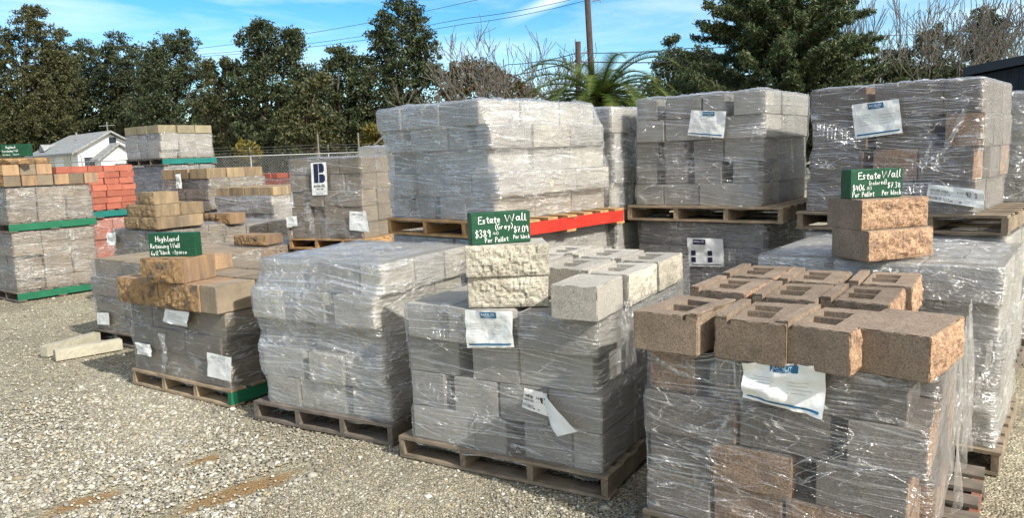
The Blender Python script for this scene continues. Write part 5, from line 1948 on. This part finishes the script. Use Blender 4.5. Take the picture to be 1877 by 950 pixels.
# bare trees
def bare(u, D, v_top, label, seed, depth=5, spread=.5, L=None, r=.09, lean=(0, 0), kids=(2, 3), group='leafless trees', up=.10, multi=1, pale=True):
    rn = random.Random(seed)
    base = at(u, 300, D)
    base.z = 0
    mb = MB()
    H = at(u, v_top, D).z
    e = bpy.data.objects.new('bare_tree', None)
    COL.objects.link(e)
    e.location = base
    e['label'], e['category'], e['group'] = label, 'tree', group
    for q in range(multi):
        limb_tubes(mb, rn, Vector((rn.uniform(-.2, .2) * (multi - 1), 0, -.2)), Vector((lean[0] + rn.uniform(-.25, .25) * (multi > 1), lean[1], 1)), H * .32, r, depth, spread, kids, up, .017, .2)
    zt = max(v[2] for v in mb.V)
    k = H / zt
    mb.V = [(v[0] * k, v[1] * k, v[2] * k) for v in mb.V]
    tr_ = add('trunk', mb.mesh('trunk', [M['bark_pale' if pale else 'bark']], True), e)


bare(905, 38, 12, 'leafless forked tree standing left of the utility poles', 311, depth=5, spread=.5, r=.10, multi=2, kids=(2, 3))
bare(975, 40, 100, 'low leafless tree leaning left of the palm', 312, depth=5, spread=.7, r=.08, multi=2)
bare(845, 40, 95, 'low leafless brush behind the glittering stack', 313, depth=5, spread=.6, r=.06, multi=3)
bare(1062, 44, 78, 'leafless tree behind the two utility poles', 314, depth=5, spread=.75, r=.08, multi=2)
for i, (u, vt, D, dp) in enumerate([(1540, -20, 40, 5), (1585, -35, 38, 6), (1640, -30, 42, 6), (1700, -45, 39, 6), (1745, -10, 44, 5), (1815, -30, 40, 6), (1868, -40, 38, 6)]):
    bare(u, D, vt, ['leafless tree touching the right side of the conifer', 'first tall leafless tree right of the conifer', 'second tall leafless tree right of the conifer', 'tall leafless tree in front of the dark leafy tree',
                    'slender leafless tree left of the dense upright tree', 'leafless tree crossing the dense upright dark tree', 'leafless tree at the right edge above the blue building'][i], 320 + i, depth=4, spread=.42, r=.075, multi=3, kids=(2, 3), up=.10)


# palm
def palm(u, D, v_c, reach_px, label, seed):
    rn = random.Random(seed)
    base = at(u, 300, D)
    base.z = 0
    c = at(u, v_c, D)
    hz = c.z
    R_ = reach_px * D / FPX
    e = bpy.data.objects.new('palm_tree', None)
    COL.objects.link(e)
    e.location = base
    e['label'], e['category'] = label, 'tree'
    mb = MB()
    mb.tube([(0, 0, -.2), (0, 0, hz * .6), (0, 0, hz - .1)], [.42, .36, .42], n=10)
    for k in range(60):
        an = k * 2.4
        z = hz * (.25 + .72 * k / 60)
        mb.tube([(math.cos(an) * .36, math.sin(an) * .36, z), (math.cos(an) * .52, math.sin(an) * .52, z + .16)], [.07, .03], n=4)
    add('trunk', mb.mesh('trunk', [M['bark']]), e)
    for k in range(84):
        an = k * 2.39996 + rn.uniform(-.2, .2)
        el = R(64) - (k / 84) ** .8 * R(88)
        L = R_ * rn.uniform(1.15, 1.45)
        pts = []
        p = Vector((0, 0, hz))
        d = Vector((math.cos(an) * math.cos(el), math.sin(an) * math.cos(el), math.sin(el)))
        for q in range(15):
            pts.append(p.copy())
            p = p + d * (L / 14)
            d = (d + Vector((0, 0, -.10 - .09 * q / 14))).normalized()
        m2 = MB()
        m2.tube(pts, [.035 - .002 * q for q in range(15)], n=4, cap=False)
        for q in range(1, 56):
            t_ = q / 56 * 13.9
            i = int(t_)
            a_ = pts[i].lerp(pts[min(i + 1, 14)], t_ - i)
            dd = (pts[min(i + 1, 14)] - pts[i]).normalized() if i < 14 else (pts[14] - pts[13]).normalized()
            sd_ = dd.cross(Vector((0, 0, 1)))
            if sd_.length < .05:
                sd_ = Vector((-math.sin(an), math.cos(an), 0))
            sd_.normalize()
            upv = sd_.cross(dd).normalized()
            ll = .50 * math.sin(math.pi * min(1, (q / 56) * .9 + .12)) ** .6 + .06
            for s_ in (-1, 1):
                tip = a_ + (sd_ * s_ * .72 + dd * .62 + upv * .22).normalized() * ll + Vector((0, 0, -.05 * ll))
                w_ = dd * .032
                m2.put([a_ - w_, a_ + w_, tip], [(0, 1, 2)])
        add('frond', m2.mesh('frond', [M['palm']]), e)


palm(1102, 30, 186, 132, 'bushy date palm in front of the utility poles', 401)


# ------------------------------------------------------------------ utility poles and wires
def upole(u0, v0, v_top, D, r, label, arm):
    b = at(u0, v0, D)
    t_ = at(u0 - (8 if arm else 0), v_top, D)
    e = bpy.data.objects.new('utility_pole', None)
    COL.objects.link(e)
    e.location = (b.x, b.y, 0)
    e['label'], e['category'], e['group'] = label, 'utility pole', 'utility poles'
    mb = MB()
    dx = (t_.x - b.x) / (t_.z - b.z)
    mb.tube([(0 - dx * b.z, 0, -.3), (t_.x - b.x, 0, t_.z)], [r * 1.15, r * .9], n=12)
    add('mast', mb.mesh('mast', [M['pole']], True), e)
    m2 = MB()
    if arm:
        zz = t_.z - .6
        xo = t_.x - b.x
        m2.box(xo - 1.1, xo + 1.1, -.20, -.11, zz, zz + .11)
        add('crossarm', m2.mesh('crossarm', [M['pole']]), e)
        for k in (-1, -.45, .45, 1):
            m3 = MB()
            m3.tube([(xo + k, -.155, zz + .11), (xo + k, -.155, zz + .27)], [.035, .045], n=8)
            add('insulator', m3.mesh('insulator', [M['galv']], True), e)
        m4 = MB()
        z4 = at(u0, 2, D).z
        m4.tube([(.14, -.05, z4), (.55, -.1, z4 + .05), (.6, -.1, z4 - .12)], .035, n=6)
        add('bracket', m4.mesh('bracket', [M['galv']]), e)
    else:
        zz = t_.z - .55
        m2.tube([(.1, -.05, zz), (.42, -.1, zz + .02)], .035, n=6)
        m2.tube([(-.1, -.05, zz - .45), (-.45, -.1, zz - .7)], .03, n=6)
        add('bracket', m2.mesh('bracket', [M['galv']]), e)
    return e


upole(1083, 112, -30, 42, .17, 'tall dark utility pole cut by the top edge above the palm', True)
upole(1060, 118, 76, 37, .13, 'shorter brown pole stub left of the tall utility pole', False)


def wire(pts, label, rad=.016, group='overhead wires'):
    P = [at(*p) for p in pts]
    out = []
    for a, b in zip(P, P[1:]):
        for k in range(8):
            f = k / 8
            q = a.lerp(b, f)
            q.z -= (a - b).length * .012 * 4 * f * (1 - f)
            out.append(q)
    out.append(P[-1])
    mb = MB()
    mb.tube(out, rad, n=5)
    add('overhead_wire', mb.mesh('wire', [M['wire']], True), label=label, cat='wire', group=group)


wire([(-150, 160, 66), (367, 88, 60), (880, -2, 50), (1078, -45, 42.2)], 'highest thin overhead wire left of the tall pole')
wire([(-150, 172, 66), (372, 99, 60), (855, 33, 50), (1075, -8, 42.2)], 'middle of the three overhead wires left of the tall pole')
wire([(-150, 176, 66), (372, 103, 60), (855, 43, 50), (1076, 0, 42.2)], 'lowest of the three overhead wires left of the tall pole')
wire([(820, 158, 50), (931, 118, 46), (1057, 97, 37), (1265, 88, 40), (1564, 67, 44), (1950, 36, 48)], 'cable running from the pole stub toward the conifer', .022)
wire([(860, 150, 50), (1010, 122, 42), (1060, 110, 37), (1085, 113, 42.2), (1251, 112, 42), (1560, 97, 44), (1950, 73, 48)], 'thick low cable behind the palm and the conifer', .03)


# ------------------------------------------------------------------ chain link fence with barbed wire
def fence(p0, p1, H, label, seed, step=3.0):
    p0, p1 = Vector((*p0, 0)), Vector((*p1, 0))
    e = bpy.data.objects.new('chain_link_fence', None)
    COL.objects.link(e)
    e.location = p0
    e['label'], e['category'] = label, 'fence'
    d = p1 - p0
    L = d.length
    e.rotation_euler = (0, 0, math.atan2(d.y, d.x))
    n_ = int(L / step)
    mp_ = None
    for i in range(n_ + 1):
        mb = MB()
        mb.tube([(0, 0, -.1), (0, 0, H)], .032, n=8)
        mb.tube([(0, 0, H), (0, -.22, H + .32)], .016, n=5)
        if mp_ is None:
            mp_ = mb.mesh('post', [M['galv']], True)
        add('post', mp_, e, (L * i / n_, 0, 0))
    mb = MB()
    mb.tube([(0, 0, H - .02), (L, 0, H - .02)], .022, n=6)
    add('top_rail', mb.mesh('top_rail', [M['galv']], True), e)
    mb = MB()
    for k in range(3):
        f = .3 + .35 * k
        mb.tube([(x, -.22 * f + .01 * math.sin(x * 3), H + .32 * f + .015 * math.sin(x * 1.7 + k)) for x in np.linspace(0, L, int(L / .5))], .006, n=3)
    add('barbed_wire', mb.mesh('barbed_wire', [M['galv']]), e)
    mb = MB()
    s = .11
    k = -H
    r = .0035
    while k < L:
        for sg in (1, -1):
            a, b = (k, 0) if sg == 1 else (k, H)
            x0, z0, x1, z1 = k, (0 if sg == 1 else H), k + H, (H if sg == 1 else 0)
            if x0 < 0:
                z0 += sg * (-x0)
                x0 = 0
            if x1 > L:
                z1 -= sg * (x1 - L)
                x1 = L
            y = .004 * sg
            nx_, nz_ = -sg * r * .7, r * .7
            mb.put([(x0 - nx_, y, z0 - nz_), (x1 - nx_, y, z1 - nz_), (x1 + nx_, y, z1 + nz_), (x0 + nx_, y, z0 + nz_), (x0, y + r * 1.5, z0), (x1, y + r * 1.5, z1)],
                   [(0, 1, 2, 3), (0, 4, 5, 1), (3, 2, 5, 4)])
        k += s
    add('wire_mesh', mb.mesh('wire_mesh', [M['galv']]), e)


fence((-22, 27.5), (-1.5, 33), 2.1, 'chain link fence with barbed wire arms in front of the trees and the house', 1)
fence((-1.4, 33.0), (26, 36), 2.1, 'chain link fence run hidden mostly behind the tall grey stacks', 2)


# ------------------------------------------------------------------ white house
def house():
    D, k = 50, 50 / FPX
    o_ = at(144, 300, D)
    e = bpy.data.objects.new('white_house', None)
    COL.objects.link(e)
    e.location = (o_.x, o_.y, 0)
    e.rotation_euler = (0, 0, R(47))
    e['label'], e['category'] = 'small white bungalow with a grey shingle roof behind the fence', 'house'
    Wd, Ln, ev, rz = 4.1, 9.5, 3.05, 4.22
    m = Wd / 2
    mb = MB()
    mb.put([(0, 0, 0), (Wd, 0, 0), (Wd, 0, ev), (m, 0, rz - .1), (0, 0, ev), (0, Ln, 0), (Wd, Ln, 0), (Wd, Ln, ev), (0, Ln, ev)],
           [(0, 1, 2, 3, 4), (1, 6, 7, 2), (6, 5, 8, 7), (5, 0, 4, 8)])
    add('wall', mb.mesh('wall', [M['stucco']]), e)
    mb = MB()
    t = .12

    def slab(p):
        V = [Vector(x) for x in p]
        V2 = [v - Vector((0, 0, t)) for v in V]
        n = len(V)
        mb.put(V + V2, [tuple(range(n)), tuple(range(2 * n - 1, n - 1, -1))] + [(i, i + n, (i + 1) % n + n, (i + 1) % n) for i in range(n)])
    sl = (rz - ev) / m
    ox = .45
    slab([(-ox, -.4, ev - ox * sl + .1), (m, -.4, rz + .1), (m, Ln - 1.8, rz + .1), (-ox, Ln + .3, ev - ox * sl + .1)][::-1])
    slab([(m + .001, -.4, rz + .1), (Wd + ox, -.4, ev - ox * sl + .1), (Wd + ox, Ln + .3, ev - ox * sl + .1), (m + .001, Ln - 1.8, rz + .1)][::-1])
    slab([(-ox, Ln + .301, ev - ox * sl + .1), (m, Ln - 1.79, rz + .1), (Wd + ox, Ln + .301, ev - ox * sl + .1)][::-1])
    add('roof', mb.mesh('roof', [M['roof']]), e)
    mb = MB()
    yd = 7.0
    mb.put([(-.1, yd - .7, ev + .12), (-.1, yd + .7, ev + .12), (-.1, yd, ev + .62), (.9, yd, ev + .62)], [(0, 2, 1), (0, 3, 2), (1, 2, 3)])
    add('dormer', mb.mesh('dormer', [M['roof']]), e)
    mb = MB()
    mb.tube([(m * .6, 3.6, rz - .7), (m * .6, 3.6, rz + .15)], .06, n=8)
    add('vent_pipe', mb.mesh('vent_pipe', [M['galv']]), e)
    mb = MB()
    mb.box(m - .05, m + .4, -.05, -.003, rz - .75, rz - .35)
    add('gable_vent', mb.mesh('gable_vent', [M['glass']]), e)
    # windows: front wall and the long left wall
    for (a0, a1, z0, z1, fr) in ((.35, .95, 1.7, 2.6, 1), (1.2, 2.6, 1.3, 2.65, 0), (4.6, 5.6, 1.5, 2.6, 0)):
        for nm, g, mt in (('window', .09, 'trimw'), ('pane', 0, 'glass')):
            mb = MB()
            y0, y1 = (-.05, -.003) if nm == 'window' else (-.07, -.052)
            x0, x1 = a0 - g, a1 + g
            if fr:
                mb.box(x0, x1, y0, y1, z0 - g, z1 + g)
            else:
                mb.box(y0, y1, x0, x1, z0 - g, z1 + g)
            if nm == 'window':
                par = add(nm, mb.mesh(nm, [M[mt]]), e)
            else:
                add(nm, mb.mesh(nm, [M[mt]]), par)
    # gabled porch
    p0, p1, pe, pr_ = .95, 3.2, 2.55, 3.4
    pm = (p0 + p1) / 2
    mb = MB()
    mb.put([(p0, -1.3, 0), (p1, -1.3, 0), (p1, -1.3, pe), (pm, -1.3, pr_ - .1), (p0, -1.3, pe), (p0, -.004, 0), (p1, -.004, 0), (p1, -.004, pe), (p0, -.004, pe)],
           [(0, 1, 2, 3, 4), (1, 6, 7, 2), (5, 0, 4, 8)])
    add('porch_wall', mb.mesh('porch_wall', [M['stucco']]), e)
    mb = MB()
    s2 = (pr_ - pe) / (pm - p0)
    slab([(p0 - .3, -1.6, pe - .3 * s2 + .08), (pm, -1.6, pr_ + .08), (pm, -.01, pr_ + .08), (p0 - .3, -.01, pe - .3 * s2 + .08)][::-1])
    slab([(pm + .001, -1.6, pr_ + .08), (p1 + .3, -1.6, pe - .3 * s2 + .08), (p1 + .3, -.01, pe - .3 * s2 + .08), (pm + .001, -.01, pr_ + .08)][::-1])
    add('porch_roof', mb.mesh('porch_roof', [M['roof']]), e)
    mb = MB()
    mb.box(pm - .35, pm + .4, -1.36, -1.303, 0, 2.1)
    add('door', mb.mesh('door', [M['glass']]), e)
    mb = MB()
    mb.tube([(m + .3, 1.0, rz - .2), (m + .3, 1.0, rz + .75)], .03, n=5)
    mb.tube([(m - .2, 1.0, rz + .45), (m + .8, 1.0, rz + .52)], .02, n=4)
    add('aerial', mb.mesh('aerial', [M['galv']]), e)


house()


# ------------------------------------------------------------------ navy building at the right
def navy():
    D = 26
    a = at(1778, 124, D)
    e = bpy.data.objects.new('metal_building', None)
    COL.objects.link(e)
    e.location = (a.x, a.y, 0)
    e['label'], e['category'] = 'dark navy metal building behind the right end of the stacks', 'building'
    e.rotation_euler = (0, 0, -math.atan2(a.x, a.y))
    sl_ = .15
    L = 9.0
    mb = MB()
    V = [(0, 0, 0), (L, 0, 0), (L, 0, a.z + sl_ * L - .30), (0, 0, a.z - .30), (0, 8, 0), (L, 8, 0), (L, 8, a.z + sl_ * L - .30), (0, 8, a.z - .30)]
    mb.put(V, [(0, 1, 2, 3), (1, 5, 6, 2), (5, 4, 7, 6), (4, 0, 3, 7)])
    x = .2
    while x < L:
        mb.box(x, x + .05, -.03, -.002, 0, a.z + sl_ * x - .32)
        x += .3
    add('wall', mb.mesh('wall', [M['navy']]), e)
    mb = MB()
    zl, zr_ = a.z, a.z + sl_ * (L + .2)
    V = [(-.2, -.35, zl - .28), (L + .2, -.35, zr_ - .28), (L + .2, -.35, zr_), (-.2, -.35, zl), (-.2, 8.3, zl - .28), (L + .2, 8.3, zr_ - .28), (L + .2, 8.3, zr_), (-.2, 8.3, zl)]
    mb.put(V, [(0, 1, 2, 3), (1, 5, 6, 2), (5, 4, 7, 6), (4, 0, 3, 7), (3, 2, 6, 7), (0, 4, 5, 1)])
    add('roof', mb.mesh('roof', [M['navy']]), e)


navy()
# wooden frame standing by the trees behind the fence
fp = at(630, 300, 38)
mb = MB()
for x in (-1.2, .8, 2.3):
    mb.tube([(x, 0, 0), (x, 0, 3.1)], .05, n=5)
mb.tube([(-1.2, 0, 1.9), (2.3, 0, 1.9)], .04, n=5)
mb.tube([(.9, 0, 1.9), (2.2, 0, 3.0)], .04, n=5)
add('timber_frame', mb.mesh('timber_frame', [M['bark_pale']]), loc=(fp.x, fp.y, 0), label='thin timber frame with a diagonal brace below the tallest oak', cat='frame')
